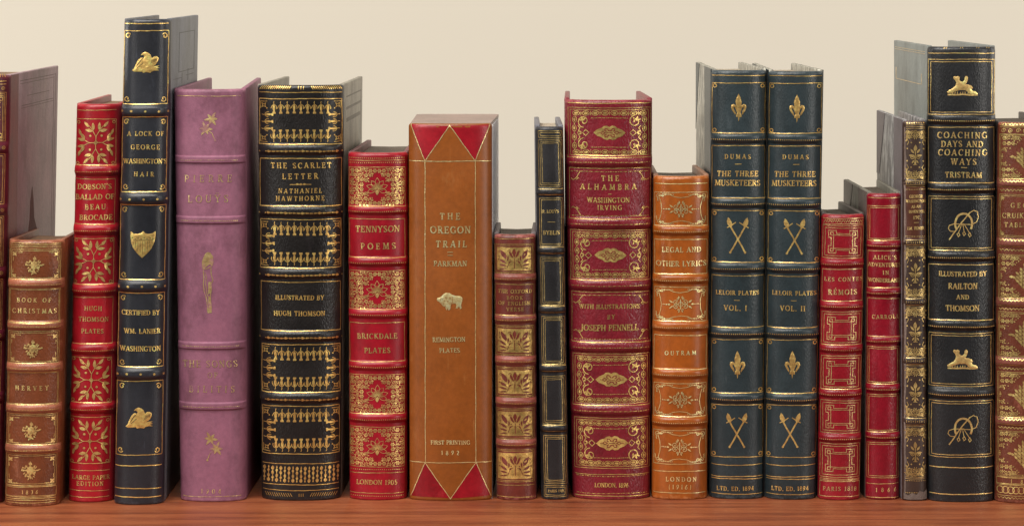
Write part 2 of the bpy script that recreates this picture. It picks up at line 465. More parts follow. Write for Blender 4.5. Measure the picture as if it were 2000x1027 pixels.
        for side, dt, db in ((-1, s.dl, s.dlb), (1, s.dr, s.drb)):
            bm = bmesh.new()
            vv = []
            for yy in (top, bot):
                xl, xr = s.edges(max(yy, s.yyt))
                xo = xl if side < 0 else xr
                dsh = dt if yy == top else db
                for (y, dx) in ((y0, 0), (y1, dsh)):
                    vv.append((bm.verts.new(W(xo + dx, y, yy) - s.base), bm.verts.new(W(xo + dx - side * th, y, yy) - s.base)))
            (a, a2), (b, b2), (c, c2), (d, d2) = vv
            for f in ((a, b, d, c), (a2, c2, d2, b2), (a, a2, b2, b), (c, d, d2, c2), (a, c, c2, a2), (b, b2, d2, d)):
                bm.faces.new(f)
            bmesh.ops.recalc_face_normals(bm, faces=bm.faces[:])
            bmesh.ops.bevel(bm, geom=bm.edges[:], offset=2.2 * PX, segments=3, affect='EDGES', profile=0.5)
            me = bpy.data.meshes.new('cover_board')
            bm.to_mesh(me); bm.free()
            me.materials.append(s.boardmat)
            me.polygons.foreach_set('use_smooth', [True] * len(me.polygons))
            me.set_sharp_from_angle(angle=math.radians(50))
            o = bpy.data.objects.new('cover_board', me)
            C.objects.link(o)
            o.parent = s.root
            s.boards.append(o)
        # page block
        ptop, pbot = s.yyt + s.pdrop, FLOOR - 9
        vs, fs = [], []
        pu = [(-.96 + 1.92 * i / 16) for i in range(17)]
        for yy in (ptop, pbot):
            xl, xr = s.edges(yy)
            ring = []
            for u in pu:
                x, y, _ = s.surf(u, (s.yyt + FLOOR) / 2, -12)
                x = (xl + xr) / 2 + u * ((xr - xl) / 2 - th)
                ring.append((x, y))
            el, er = (s.dl, s.dr) if yy == ptop else (s.dlb, s.drb)
            ring.append((xr + er - th - .3, y1 - 11))
            ring.append(((xl + xr + el + er) / 2, y1 - 24))
            ring.append((xl + el + th + .3, y1 - 11))
            vs += [W(x, y, yy) for x, y in ring]
        k = len(ring)
        fs.append(tuple(range(k)))
        fs.append(tuple(range(2 * k - 1, k - 1, -1)))
        for i in range(k):
            j = (i + 1) % k
            fs.append((i, i + k, j + k, j))
        mesh_obj('page_block', vs, fs, s.pages, s.root, s.base)
        return s
    def blind_lines(s, side, rects, mat, name='blind_tooling'):
        for (f0, d0, f1, d1) in rects:
            s.board_patch(side, name, [(f0, d0), (f1, d0), (f1, d1), (f0, d1)], mat, .15)
    def board_patch(s, side, name, pts, mat, lift=0.8):
        """plate lying on a board's outer face; pts in (fraction of depth, px down from the head)"""
        dt, db = (s.dl, s.dlb) if side < 0 else (s.dr, s.drb)
        o = s.boards[0 if side < 0 else 1]
        y0, y1 = s.yf + s.bulge - 3, s.yf + s.depth
        out, inn = [], []
        for (f, dn) in pts:
            yy = s.yyt - s.btop + dn
            xl, xr = s.edges(max(yy, s.yyt))
            dsh = dt + (db - dt) * min(1, dn / (FLOOR - s.yyt))
            xo = (xl if side < 0 else xr) + dsh * f
            out.append(W(xo + side * lift, y0 + (y1 - y0) * f, yy))
            inn.append(W(xo - side * 1.0, y0 + (y1 - y0) * f, yy))
        k = len(pts)
        fs = [tuple(range(k)), tuple(range(2 * k - 1, k - 1, -1))] + [(i, i + k, (i + 1) % k + k, (i + 1) % k) for i in range(k)]
        mesh_obj(name, out + inn, fs, mat, o, s.base)
    def pen(s, name='gilt_ornament', mat=None, off=0.42):
        return Pen(s, name, mat or s.goldm, off)

def resample(pts, step=2.5):
    out = [pts[0]]
    for a, b in zip(pts, pts[1:]):
        L = math.hypot(b[0] - a[0], b[1] - a[1])
        k = max(1, int(math.ceil(L / step)))
        for i in range(1, k + 1):
            out.append((a[0] + (b[0] - a[0]) * i / k, a[1] + (b[1] - a[1]) * i / k))
    return out

class Pen:
    """draws gold tooling; x is px from the spine's centre line, y the photo row"""
    def __init__(p, book, name, mat, off):
        p.b, p.name, p.mat, p.off = book, name, mat, off
        p.v, p.f, p.f0 = [], [], []
        p.yc = None
        p.seed = len(book.root.children_recursive) * 1.7
    def P(p, x, y, up=0.0):
        # tooled by hand: nothing is quite straight
        cx = p.b.cxp(p.yc if p.yc is not None else y)
        q = p.seed
        dx = .32 * math.sin(y * .07 + q) + .16 * math.sin(y * .33 + 2 * q)
        dy = .38 * math.sin(x * .055 + q) + .18 * math.sin(x * .27 + 3 * q)
        p.v.append(p.b.map(cx + x + dx, y + dy, p.off + up + .011 * (len(p.f0) % 50)))
        return len(p.v) - 1
    def line(p, pts, w=1.0, closed=False, step=2.5):
        p.f0.append(0)
        pts = [q for i, q in enumerate(pts) if i == 0 or math.hypot(q[0] - pts[i - 1][0], q[1] - pts[i - 1][1]) > 1e-4]
        if closed:
            pts = pts + [pts[0]]
        q = resample(pts, step)
        n = len(q)
        if n < 2:
            return
        ids = []
        for i in range(n):
            if closed and i == n - 1:
                ids.append(ids[0]); break
            a = q[i - 1] if i > 0 else (q[-2] if closed else q[0])
            c = q[i + 1] if i < n - 1 else q[i]
            b = q[i]
            d1 = (b[0] - a[0], b[1] - a[1]); d2 = (c[0] - b[0], c[1] - b[1])
            l1 = math.hypot(*d1); l2 = math.hypot(*d2)
            if l1 < 1e-6: d1, l1 = d2, l2
            if l2 < 1e-6: d2, l2 = d1, l1
            t = (d1[0] / l1 + d2[0] / l2, d1[1] / l1 + d2[1] / l2)
            lt = math.hypot(*t)
            if lt < 0.2:
                t = (d2[0] / l2, d2[1] / l2); lt = 1
            t = (t[0] / lt, t[1] / lt)
            cosh = max(.55, abs(t[0] * d2[0] + t[1] * d2[1]) / l2)
            k = w * .46 / cosh
            ids.append((p.P(b[0] - t[1] * k, b[1] + t[0] * k), p.P(b[0] + t[1] * k, b[1] - t[0] * k)))
        for (a, b), (c, d) in zip(ids, ids[1:]):
            p.f.append((a, c, d, b))
    def fill(p, pts, grid=4.0, relief=0.0):
        p.f0.append(0)
        q = resample(list(pts) + [pts[0]], 3.0)[:-1]
        n = len(q)
        vs = [Vector(v) for v in q]
        xs = [v[0] for v in q]; ys = [v[1] for v in q]
        def inside(x, y):
            c = False
            for i in range(n):
                (x1, y1), (x2, y2) = q[i], q[i - 1]
                if (y1 > y) != (y2 > y) and x < (x2 - x1) * (y - y1) / (y2 - y1) + x1:
                    c = not c
            return c
        x = min(xs) + grid / 2
        while x < max(xs):
            y = min(ys) + grid / 2
            while y < max(ys):
                if inside(x, y) and min((x - a) ** 2 + (y - b) ** 2 for a, b in q) > 2.0:
                    vs.append(Vector((x, y)))
                y += grid
            x += grid
        try:
            r = delaunay_2d_cdt(vs, [], [list(range(n))], 1, 1e-5)
        except Exception:
            return
        ids = []
        for v in r[0]:
            up = 0.0
            if relief:
                dd = 1e9
                for i in range(n):
                    (x1, y1), (x2, y2) = q[i - 1], q[i]
                    L2 = (x2 - x1) ** 2 + (y2 - y1) ** 2 or 1
                    t = max(0, min(1, ((v[0] - x1) * (x2 - x1) + (v[1] - y1) * (y2 - y1)) / L2))
                    dd = min(dd, math.hypot(v[0] - x1 - t * (x2 - x1), v[1] - y1 - t * (y2 - y1)))
                up = relief * (1 - math.exp(-dd / 2.2))
            ids.append(p.P(v[0], v[1], up))
        for f in r[2]:
            p.f.append(tuple(ids[i] for i in f))
    def dot(p, x, y, r, ry=None):
        p.f0.append(0)
        ry = ry or r
        k = 8 if r < 2.2 else 12
        ids = [p.P(x + r * math.cos(2 * math.pi * i / k), y + ry * math.sin(2 * math.pi * i / k)) for i in range(k)]
        p.f.append(tuple(ids))
    def ring(p, x, y, r, w=1.0, ry=None):
        k = 14 if r < 5 else 22
        ry = ry or r
        p.line([(x + r * math.cos(2 * math.pi * i / k), y + ry * math.sin(2 * math.pi * i / k)) for i in range(k)], w, True, 99)
    def rect(p, hw, y0, y1, w=1.2, wv=None):
        """frame: half width hw, thin uprights and slightly bolder rules"""
        wv = wv or w * .85
        p.line([(-hw, y0), (hw, y0)], w); p.line([(-hw, y1), (hw, y1)], w)
        p.line([(-hw, y0), (-hw, y1)], wv, step=6); p.line([(hw, y0), (hw, y1)], wv, step=6)
    def hline(p, hw, y, w=1.3, x0=None):
        p.line([(-hw if x0 is None else x0, y), (hw, y)], w)
    def dots(p, hw, y, step=3.4, r=.95):
        k = int(2 * hw / step)
        for i in range(k + 1):
            p.dot(-hw + 2 * hw * i / k, y, r)
    def dashes(p, hw, y, step=9, w=1.5):
        k = int(2 * hw / step)
        for i in range(k):
            x = -hw + 2 * hw * i / k
            p.line([(x, y), (x + step * .5, y)], w); p.dot(x + step * .78, y, .85)
    def leaf(p, x, y, ang, L, wd, up=0.0):
        p.f0.append(0)
        a = math.radians(ang)
        ca, sa = math.cos(a), math.sin(a)
        pr = [(0, 0), (.25, .42), (.5, .5), (.75, .34), (1, 0), (.75, -.34), (.5, -.5), (.25, -.42)]
        ids = [p.P(x + L * u * ca - wd * v * sa, y + L * u * sa + wd * v * ca, up) for u, v in pr]
        p.f.append(tuple(ids))
    def petal(p, x, y, ang, L, wd, w=.9):
        a = math.radians(ang)
        ca, sa = math.cos(a), math.sin(a)
        pr = [(0, 0), (.25, .36), (.5, .5), (.75, .36), (1, 0), (.75, -.36), (.5, -.5), (.25, -.36)]
        p.line([(x + L * u * ca - wd * v * sa, y + L * u * sa + wd * v * ca) for u, v in pr], w, True)
    def spiral(p, x, y, r, a0, turns, w=1.0, bud=True):
        k = max(8, int(14 * abs(turns)))
        pts = []
        for i in range(k + 1):
            t = i / k
            rr = r * (1 - .82 * t)
            a = math.radians(a0) + 2 * math.pi * turns * t
            pts.append((x + rr * math.cos(a), y + rr * math.sin(a)))
        p.line(pts, w, step=99)
        if bud:
            p.dot(pts[-1][0], pts[-1][1], w * .95)
    def poly(p, pts, cx, cy, ox, oy, sc, flip=False):
        """traced outline: pts minus (ox, oy), over sc, moved to (cx, cy)"""
        p.fill([((-1 if flip else 1) * (x - ox) / sc + cx, (y - oy) / sc + cy) for x, y in pts], 1.6, .7)
    def text(p, txt, x0, x1, base, cap, bold=1.0, jitter=.12):
        """one line of capitals between photo columns x0 and x1, on photo row base"""
        gl = [GL.get(ch) for ch in txt]
        nat = sum((g[0] if g else .42) for g in gl) * cap
        gaps = max(1, len(txt) - 1)
        xs = 1.0
        room = (x1 - x0)
        if nat > room * .98:
            xs = room * .98 / nat
        tr = (room - nat * xs) / gaps
        x = x0
        r = random.Random(hash(txt) % 1000 if False else sum(ord(c) for c in txt))
        for g in gl:
            if g:
                dy = r.uniform(-jitter, jitter)
                cc = lambda q: (x + q[0] * cap * xs - p.b.cxp(base), base + dy - q[1] * cap)
                old = p.yc
                p.yc = base
                for wgt, pts in g[1]:
                    p.line([cc(q) for q in pts], max(.85, wgt * cap * bold), step=4)
                for (sx, sy) in g[2]:
                    yv = SF * .5 if sy == 0 else 1 - SF * .5
                    p.line([cc((sx - .15, yv)), cc((sx + .15, yv))], max(.7, SF * cap * bold), step=4)
                p.yc = old
                x += g[0] * cap * xs + tr
            else:
                x += .42 * cap * xs + tr
    def end(p):
        if p.f:
            o = mesh_obj(p.name, p.v, p.f, p.mat, p.b.spine, p.b.base, True)
            return o

def lettering(b, lines, bold=1.0, mat=None, name='gilt_lettering'):
    p = b.pen(name, mat)
    for (t, x0, x1, base, cap) in lines:
        if t == '-':
            p.yc = base
            c = b.cxp(base)
            p.line([(x0 - c, base), (x1 - c, base)], cap)
            p.yc = None
        else:
            p.text(t, x0, x1, base, cap, bold)
    p.end()

def frames(b, specs, name='gilt_frame'):
    """specs: list of (y0, y1, [insets], w)"""
    for (y0, y1, ins, w) in specs:
        p = b.pen(name)
        hw = b.hwp((y0 + y1) / 2) * b.fr
        for k in ins:
            p.rect(hw - k, y0 + k, y1 - k, w)
        p.end()

def rules(b, ys, w=1.5, name='gilt_rule'):
    for y in ys:
        p = b.pen(name)
        p.hline(b.hwp(y) * b.fr, y, w)
        p.end()

def dotrows(b, ys, step=3.6, r=1.1, k=.96, name='gilt_dots'):
    for y in ys:
        p = b.pen(name, None, .8)
        p.dots(b.hwp(y) * b.fr * k, y, step, r)
        p.end()

# ================================================================== ornaments
def eagle(p, cx, cy, k=1.0):
    pts = [(1290,190),(1310,170),(1325,135),(1345,90),(1375,62),(1400,66),(1408,48),(1390,38),(1370,40),(1385,20),(1410,8),(1440,15),(1465,35),(1480,70),(1500,52),(1525,50),(1545,70),(1540,100),(1520,130),(1492,150),(1520,145),(1555,142),(1532,158),(1558,165),(1522,176),(1555,190),(1510,190),(1480,200),(1470,212),(1430,206),(1400,212),(1390,200),(1350,202),(1310,203)]
    p.poly(pts, cx, cy, 1425, 110, 5 / k)

def scroll_corner(p, x, y, sx, sy):
    p.line([(x + sx * q[0], y + sy * q[1]) for q in [(4.2, -1.5), (2.5, -4), (-1, -4.2), (-4, -1.5), (-4, 2), (-1, 4.6), (2, 3.2), (2.2, .6), (.4, -.2)]], 1.9)

def flower_spray(p, cx, cy, flip=1, k=1.0):
    for (x, y, a0) in ((5, -10, -60), (-7, 9, -110)):
        for i in range(6):
            a = a0 + i * 58
            L = (15 if i % 2 == 0 else 12) * k
            p.leaf(cx + flip * x, cy + y, a if flip > 0 else 180 - a, L, 5.2 * k)
    p.line([(cx + flip * -5, cy + 10), (cx + flip * 6, cy + 18), (cx + flip * 12, cy + 32)], 1.6)
    p.dot(cx + flip * 12, cy + 32, 2)

def fleur(p, cx, cy, k=1.0):
    half = [(517,352),(535,390),(547,430),(543,465),(533,498),(545,470),(565,455),(586,463),(592,488),(582,515),(566,540),(552,560),(546,548),(552,528),(566,503),(566,488),(554,488),(543,512),(533,542),(540,552),(544,578),(534,584),(528,575),(524,588),(521,608),(515,626)]
    o = [(x - 517, y - 490) for x, y in half]
    pts = [(x / 5 * k + cx, y / 5 * k + cy) for x, y in o] + [(-x / 5 * k + cx, y / 5 * k + cy) for x, y in reversed(o[1:-1])]
    p.fill(pts, 1.6, .8)

def halberds(p, cx, cy, k=1.0):
    for s in (-1, 1):
        p.line([(cx + s * 15 * k, cy - 21 * k), (cx - s * 14.5 * k, cy + 31 * k)], 3.4 * k)
        p.dot(cx - s * 14.5 * k, cy + 31 * k, 2.3 * k)
        p.fill([(cx + s * x * k, cy + y * k) for x, y in [(19, -37), (21, -30), (20, -24), (14, -17), (11, -20), (11, -27), (15, -34)]])
        p.line([(cx + s * 21 * k, cy - 17 * k), (cx + s * 12 * k, cy - 22 * k), (cx + s * 3.5 * k, cy - 27.5 * k)], 2.2 * k)

def horse(p, cx, cy):
    pts = [(1080,530),(1095,518),(1125,522),(1140,512),(1165,530),(1160,565),(1180,588),(1205,590),(1228,566),(1228,535),(1240,515),(1260,515),(1272,535),(1265,570),(1255,600),(1240,622),(1280,625),(1320,640),(1340,672),(1320,678),(1330,705),(1370,715),(1400,745),(1395,762),(1300,755),(1270,722),(1240,700),(1160,698),(1100,716),(1060,738),(1010,738),(1000,720),(1040,695),(1085,670),(1110,640),(1120,600),(1105,570),(1085,550)]
    p.poly(pts, cx, cy, 1200, 640, 6.67)
    p.line([(cx - 29, cy + 17.5), (cx - 14, cy + 18), (cx, cy + 17), (cx + 14, cy + 18), (cx + 29, cy + 17.5)], 3.2)
    for i in range(9):
        p.leaf(cx - 20 + i * 5, cy + 17, -70 - 10 * (i % 3), 6, 1.6)

def whip(p, cx, cy):
    p.line(arc(cx + 1, cy - 3, 16.5, 20, 150, 392, 22), 4.2)
    p.line([(cx - 30 + 3, cy + 28), (cx - 3, cy - 6), (cx + 14, cy - 25)], 2.6)
    p.line([(cx + 14, cy - 25), (cx + 21, cy - 29), (cx + 28, cy - 26), (cx + 30, cy - 16), (cx + 26, cy - 6), (cx + 16, cy - 1), (cx + 2, cy - 2), (cx - 18, cy - 3), (cx - 27, cy), (cx - 29, cy + 6), (cx - 25, cy + 11), (cx - 15, cy + 12)], 1.6)
    for (x, y) in ((-9, 18), (2, 16), (13, 19)):
        p.line([(cx - 1 + x * .15, cy - 4), (cx + x, cy + y - 3)], 1.5)
        p.line([(cx + x - 2.5, cy + y - 1), (cx + x + .5, cy + y - 4), (cx + x + 3, cy + y + 1), (cx + x, cy + y + 4)], 1.6, True)

def bison(p, cx, cy):
    pts = [(912,770),(920,755),(945,750),(965,735),(985,715),(1010,708),(1040,712),(1065,728),(1100,738),(1140,740),(1160,750),(1163,770),(1155,800),(1150,830),(1155,860),(1140,865),(1130,840),(1115,862),(1098,860),(1105,830),(1095,812),(1060,815),(1048,830),(1045,865),(1030,880),(1015,860),(1010,880),(1000,865),(995,845),(975,838),(955,815),(935,795),(918,785)]
    p.poly(pts, cx, cy, 1038, 793, 5)

def lady(p, cx, cy):
    f = lambda q: [((x - 380) / 5 + cx, (y - 460) / 5 + cy) for x, y in q]
    p.fill(f([(385,160),(410,165),(435,200),(437,260),(425,300),(410,285),(395,280),(360,310),(335,345),(325,300),(325,250),(345,200),(365,170)]))
    p.line(f([(335,340),(342,400),(338,470),(345,540),(362,590),(374,650),(376,745)]), 1.9)
    p.line(f([(410,300),(412,360),(420,400),(430,430),(416,470),(412,560),(405,600)]), 1.9)
    p.line(f([(350,350),(365,400),(360,470),(372,560),(385,600)]), 1.2)
    p.line(f([(345,330),(375,320),(405,305)]), 1.6)
    p.fill(f([(387,450),(412,450),(406,560),(382,572)]))
    p.fill(f([(385,590),(410,590),(416,680),(416,750),(376,756),(384,680)]))

def tulip(p, x, y, ang=0, k=1.0):
    """little drop-shaped blossom hanging below its stalk"""
    a = math.radians(ang)
    T = lambda u, v: (x + k * (u * math.cos(a) - v * math.sin(a)), y + k * (u * math.sin(a) + v * math.cos(a)))
    p.line([T(.4, -13), T(-.6, -10), T(.2, -6)], 1.5 * k)
    p.fill([T(*q) for q in [(0, -7), (2.6, -2), (2.4, 3), (1.4, 7), (3.4, 10), (3.2, 12.5), (-3.2, 12.5), (-3.4, 10), (-1.4, 7), (-2.4, 3), (-2.6, -2)]])
    p.line([T(1, -6), T(4.4, -4), T(5.8, -.5), T(5.6, 3)], 1.5 * k)
    p.line([T(-1, -6), T(-4.4, -3), T(-6, 1.5)], 1.7 * k)

def filigree(p, x0, x1, y0, y1, test, seed, r=5.2, w=1.05, dens=1.0):
    """scrolling foliage, mirrored about the panel's middle"""
    g = random.Random(seed)
    cx, cy = (x0 + x1) / 2, (y0 + y1) / 2
    step = r * 2.05
    nx = max(1, int(round((x1 - cx) / step)))
    ny = max(1, int(round((y1 - cy) / step)))
    for i in range(nx):
        for j in range(ny):
            x = cx + (x1 - cx) * (i + .5) / nx
            y = cy + (y1 - cy) * (j + .5) / ny
            a0 = g.uniform(0, 360); t = g.choice((-1, 1)) * g.uniform(1.0, 1.5)
            fl = g.random() < .30
            la = [g.uniform(0, 360) for _ in range(4)]
            for sx in (-1, 1):
                for sy in (-1, 1):
                    X, Y = cx + sx * (x - cx), cy + sy * (y - cy)
                    if not test(X, Y):
                        continue
                    mir = lambda A: math.degrees(math.atan2(sy * math.sin(math.radians(A)), sx * math.cos(math.radians(A))))
                    if fl:
                        for k in range(6):
                            p.dot(X + r * .62 * math.cos(k * 1.047), Y + r * .62 * math.sin(k * 1.047), r * .30)
                        p.dot(X, Y, r * .22)
                    else:
                        p.spiral(X, Y, r * .92, mir(a0), t * sx * sy, w)
                        for A in la[:3]:
                            p.leaf(X + r * .8 * math.cos(math.radians(mir(A))), Y + r * .8 * math.sin(math.radians(mir(A))), mir(A + 50), r * .95, r * .42)

def lotus(p, cx, cy):
    for a, L in ((-90, 19), (-52, 17), (-128, 17), (-15, 19), (195, 19), (22, 19), (158, 19)):
        p.petal(cx + 2 * math.cos(math.radians(a)), cy + 3 + 2 * math.sin(math.radians(a)), a, L, 9, 1.0)
        p.line([(cx, cy + 3), (cx + L * .6 * math.cos(math.radians(a)), cy + 3 + L * .6 * math.sin(math.radians(a)))], .8)
    p.leaf(cx, cy + 5, 90, 11, 7)

# ================================================================== the books, left to right
GLD = {}
def mk_gold(key, under, wear=.22, **k):
    return gold('leaf gold on ' + key, under, wear, **k)

# ---- 1 maroon book running out of the picture at the left
c = S(84, 18, 34)
m = leather('maroon goatskin', c, .36, .35)
mb = leather('maroon cloth boards with painted sheen', S(148, 122, 126), .5, .55, .0014, .25, rub=S(178, 160, 154), streak=.25)  # grey sheen of light grazing the cover is put into this colour
b = Book('maroon book cut off by the left edge, its right cover gouged and painted with grey sheen', xlt=-108, xrt=21, xlb=-126, xrb=5, yt=148, yb=984, back=.91, bulge=24, dr=6,
         mat=m, boardmat=mb, gold=mk_gold('maroon', c), pages=PAPER_TAN, ox=-2, fr=.90)
for y in (290, 412, 535, 657, 779): b.band(y, 10, 6)
b.build()
rules(b, [160, 165], 1.2); dotrows(b, [159], 4, 1)
frames(b, [(182, 277, [0, 3, 6], 1.1), (302, 400, [0, 4], 1.3), (424, 521, [0, 3, 6], 1.1), (547, 645, [0, 3, 6], 1.1), (669, 767, [0, 3, 6], 1.1), (791, 930, [0, 3, 6], 1.1)])
for (y0, y1) in ((182, 277), (424, 521), (547, 645), (669, 767), (791, 930)):
    p = b.pen()
    g = random.Random(3)
    hw = 52
    y = y0 + 14
    while y < y1 - 9:
        x = -hw + 8 + (int(y) % 2) * 2.5
        while x < hw - 4:
            p.dot(x, y, 1.0); x += 5
        y += 4.8
    for sy in (y0 + 12, y1 - 12):
        p.ring(hw - 4, sy, 3.6, 1.3); p.ring(-hw + 4, sy, 3.6, 1.3)
    p.end()
p = b.pen('gilt_dots')
for y in (174, 290, 412, 535, 657, 779):
    p.ring(52, y, 3, 1.1); p.dot(52, y, 1.1); p.ring(-52, y, 3, 1.1)
p.end()
p = b.pen('gilt_head_cap')
for i in range(24): p.line([(-55 + i * 4.8, 152), (-52 + i * 4.8, 146)], 1.6)
p.end()
# gouge in the board
gm = leather('torn leather', S(92, 52, 48), .7, .6)
jm = leather('red brown joint leather', S(112, 52, 52), .45, .4, streak=.4)
b.board_patch(1, 'leather_joint', [(0, 2), (.15, 2), (.17, 300), (.14, 600), (.15, 836), (0, 836)], jm, .12)
bl_ = leather('darkened blind lines', S(92, 66, 64), .5, .3)
b.blind_lines(1, [(.18, 16, .94, 17.2), (.18, 22, .90, 23), (.34, 48, .80, 49.2), (.22, 66, .90, 67.4), (.22, 71, .90, 72), (.90, 20, .908, 836), (.94, 16, .948, 836)], bl_)
b.board_patch(1, 'torn_flap', [(.44, 262), (.47, 236), (.50, 262), (.52, 300), (.56, 316), (.60, 330), (.40, 330), (.43, 300)], gm, .5)

# ---- 2 small tan book
c = S(112, 58, 30)
m = leather('tan goatskin', c, .36, .55, .0012, .22, rub=S(176, 112, 84))
bd = leather('tan goatskin with painted highlight', S(150, 88, 64), .34, .4)  # ribs get a paler tan: the highlight from above is painted in
b = Book('small tan book with five ribs and gilt bouquet diamonds, in front of a maroon cover', xlt=18, xrt=127, xlb=9, xrb=116, yt=470, yb=986, back=.957, bulge=20, dl=10,
         mat=m, bandmat=bd, gold=mk_gold('tan', c, .06, col=(.82, .58, .26)), pages=PAPER_TAN, ox=-2.5, fr=.905)
B2 = (554, 636, 718, 798, 877)
for y in B2: b.band(y, 8, 5)
b.build()
rules(b, [479, 482.5, 948.5, 970, 973, 976.5], 1.2)
dotrows(b, [475.5, 981], 2.6, .9); dotrows(b, [y + 2.2 for y in B2], 2.8, 1.0)
frames(b, [(487, 546, [0, 3.2], 1.1), (564, 631, [0, 1.8], 1.0), (647, 709, [0, 3.2], 1.1), (726, 790, [0, 1.8], 1.0), (808, 868, [0, 3.2], 1.1), (886, 947, [0, 3.2], 1.1), (950.5, 968, [0], 1.1)])
for cy in (518, 680, 840, 918):
    p = b.pen()
    g = random.Random(11)
    p.fill([(-2 + (13 if k % 2 == 0 else 8.5) * math.cos(k * math.pi / 8) * (1.0 if k % 4 == 0 else .74), cy + (13 if k % 2 == 0 else 8.5) * math.sin(k * math.pi / 8) * (1.0 if k % 4 == 0 else .74)) for k in range(16)], 2.5, .5)
    for _ in range(95):
        u, v = g.uniform(-1, 1), g.uniform(-1, 1)
        if abs(u) + abs(v) < .95:
            p.leaf(u * 18 - 2, cy + v * 18, g.uniform(0, 360), g.uniform(4.5, 7), 2.7, up=.6)
    for k in range(8):
        a = k * 45
        p.leaf(-2 + 9 * math.cos(math.radians(a)), cy + 9 * math.sin(math.radians(a)), a, 9 if k % 2 == 0 else 5, 3)
    h = 21.5 if cy != 680 else 22.5
    for sx in (-1, 1):
        for sy in (-1, 1):
            x, y = sx * 40.5, cy + sy * h
            for k in range(4):
                p.leaf(x, y, 45 + 90 * k, 5.4, 3.6)
            p.dot(x, y, 1.5)
            p.line([(x - sx * 6, y + sy * 3), (x - sx * 15, y + sy * 3.4)], 1.1)
            p.line([(x + sx * 2.4, y - sy * 6), (x + sx * 2.4, y - sy * 14)], 1.1)
    p.end()
lettering(b, [('BOOK OF', 33, 100, 590.5, 8.5), ('CHRISTMAS', 25, 111, 611.6, 9.2)])
lettering(b, [('HERVEY', 30, 95, 762, 9)])
lettering(b, [('1 8 3 6', 42, 74, 964, 7.5)])

# ---- 3 bright red book with branch crosses
c = S(150, 10, 26)
m = leather('crimson calf', c, .36, .16, .0009, .14, rub=S(174, 40, 48))
b = Book('bright red book with gilt leafy crosses, beside the small tan book', xlt=150, xrt=238, xlb=134, xrb=223, yt=204, yb=978, back=.93, bulge=22,
         mat=m, gold=mk_gold('crimson', c, .10, col=(.70, .49, .20)), pages=PAPER_TAN, ox=-5.3, fr=.885)
B3 = (333, 448.5, 565.5, 681.5, 796.5)
for y in B3: b.band(y, 10, 6.5)
b.build()
rules(b, [215.5, 918.5, 957.6, 970], 1.3)
dotrows(b, [y + 2.6 for y in B3], 3.2, 1.0)
frames(b, [(233, 323, [0], 1.3), (350, 438, [0], 1.3), (466, 555, [0], 1.3), (581, 671, [0], 1.3), (698, 786, [0], 1.3), (814, 904, [0], 1.4)])
for cy in (279, 510, 741.6, 860.5):
    p = b.pen()
    for sx in (-1, 1):
        for sy in (-1, 1):
            p.line([(0, cy), (0, cy + sy * 12), (sx * 3.5, cy + sy * 18), (sx * 8, cy + sy * 26), (sx * 14, cy + sy * 33)], 1.5)
            for (x, y, a, L, wd) in ((5.5, 24, 86, 16, 6), (14, 30, 50, 15, 5.5), (7, 22.5, 12, 15, 6.5)):
                p.leaf(sx * x, cy + sy * y, (a if sx > 0 else 180 - a) * sy, L, wd)
            p.line([(0, cy), (sx * 13, cy), (sx * 22, cy + sy * 5), (sx * 29, cy + sy * 15)], 1.5)
            for (x, y, a, L, wd) in ((29, 14, 72, 14, 5), (22, 6, 62, 15, 6.5), (21, 4.5, 14, 15, 6)):
                p.leaf(sx * x, cy + sy * y, (a if sx > 0 else 180 - a) * sy, L, wd)
            p.dot(sx * 11, cy + sy * 13.5, 2.3)
            p.ring(sx * 34, cy + sy * 40, 2.6, 1.4)
    p.ring(0, cy, 3, 1.4); p.dot(0, cy, 1.3)
    p.end()
lettering(b, [("DOBSON'S", 152, 218, 370, 10.5), ('BALLAD OF', 149, 223, 390, 10.5), ('BEAU', 166, 206, 409.5, 10.5), ('BROCADE', 155, 219, 430, 10.5)])
lettering(b, [('HUGH', 165, 199, 607, 9), ('THOMSON', 154, 212, 628, 9), ('PLATES', 159, 202, 651, 9)])
lettering(b, [('LARGE PAPER', 141, 214, 936, 8.5), ('EDITION', 150, 202, 948, 8.5)])

# ---- 4 tall navy book with eagles
c = S(35, 37, 43)
m = leather('dark navy calf', c, .34, .18, .0009, .2, rub=S(66, 70, 80))
b = Book('tallest navy black book with gilt eagles and a striped shield', xlt=243, xrt=335, xlb=223, xrb=320, yt=38, yb=983, back=.923, bulge=20, n=3, pdrop=18,
         mat=m, boardmat=leather('navy board leather with painted sheen', S(98, 100, 106), .45, .3, .0011, .25, rub=S(140, 138, 132), streak=.25), gold=mk_gold('navy', c, .08, col=(.80, .55, .20)), pages=PAPER_TAN, ox=-2, fr=.925)  # navy board lightened in colour to carry its grazing reflection
B4 = (216.5, 388, 558.5, 729)
for y in B4: b.band(y, 11.5, 7)
b.build()
b.blind_lines(1, [(.28, 30, .86, 31.5), (.28, 108, .86, 109.5), (.28, 30, .295, 109), (.845, 30, .86, 109), (.10, 120, .42, 121.2), (.40, 112, .41, 132), (.55, 118, .85, 119.2), (.62, 106, .63, 130)], leather('blind lines on navy', S(66, 66, 70), .5, .2))
rules(b, [46.5, 909, 953.5, 970], 1.9)
frames(b, [(60.5, 203.5, [0], 1.6), (229, 375, [0], 1.6), (400.5, 546, [0], 1.6), (572, 716, [0], 1.6), (744, 888, [0], 1.6)])
for (y0, y1) in ((60.5, 203.5), (229, 375), (400.5, 546), (572, 716), (744, 888)):
    p = b.pen('gilt_corner_scrolls')
    for sx in (-1, 1):
        scroll_corner(p, sx * 35.5, y0 + 9, -sx, 1)
        scroll_corner(p, sx * 35.5, y1 - 9, -sx, -1)
    p.end()
for y in B4:
    p = b.pen('gilt_studs')
    for x in (-41, -25, 0, 24, 41): p.dot(x, y + 1, 2.2)
    p.end()
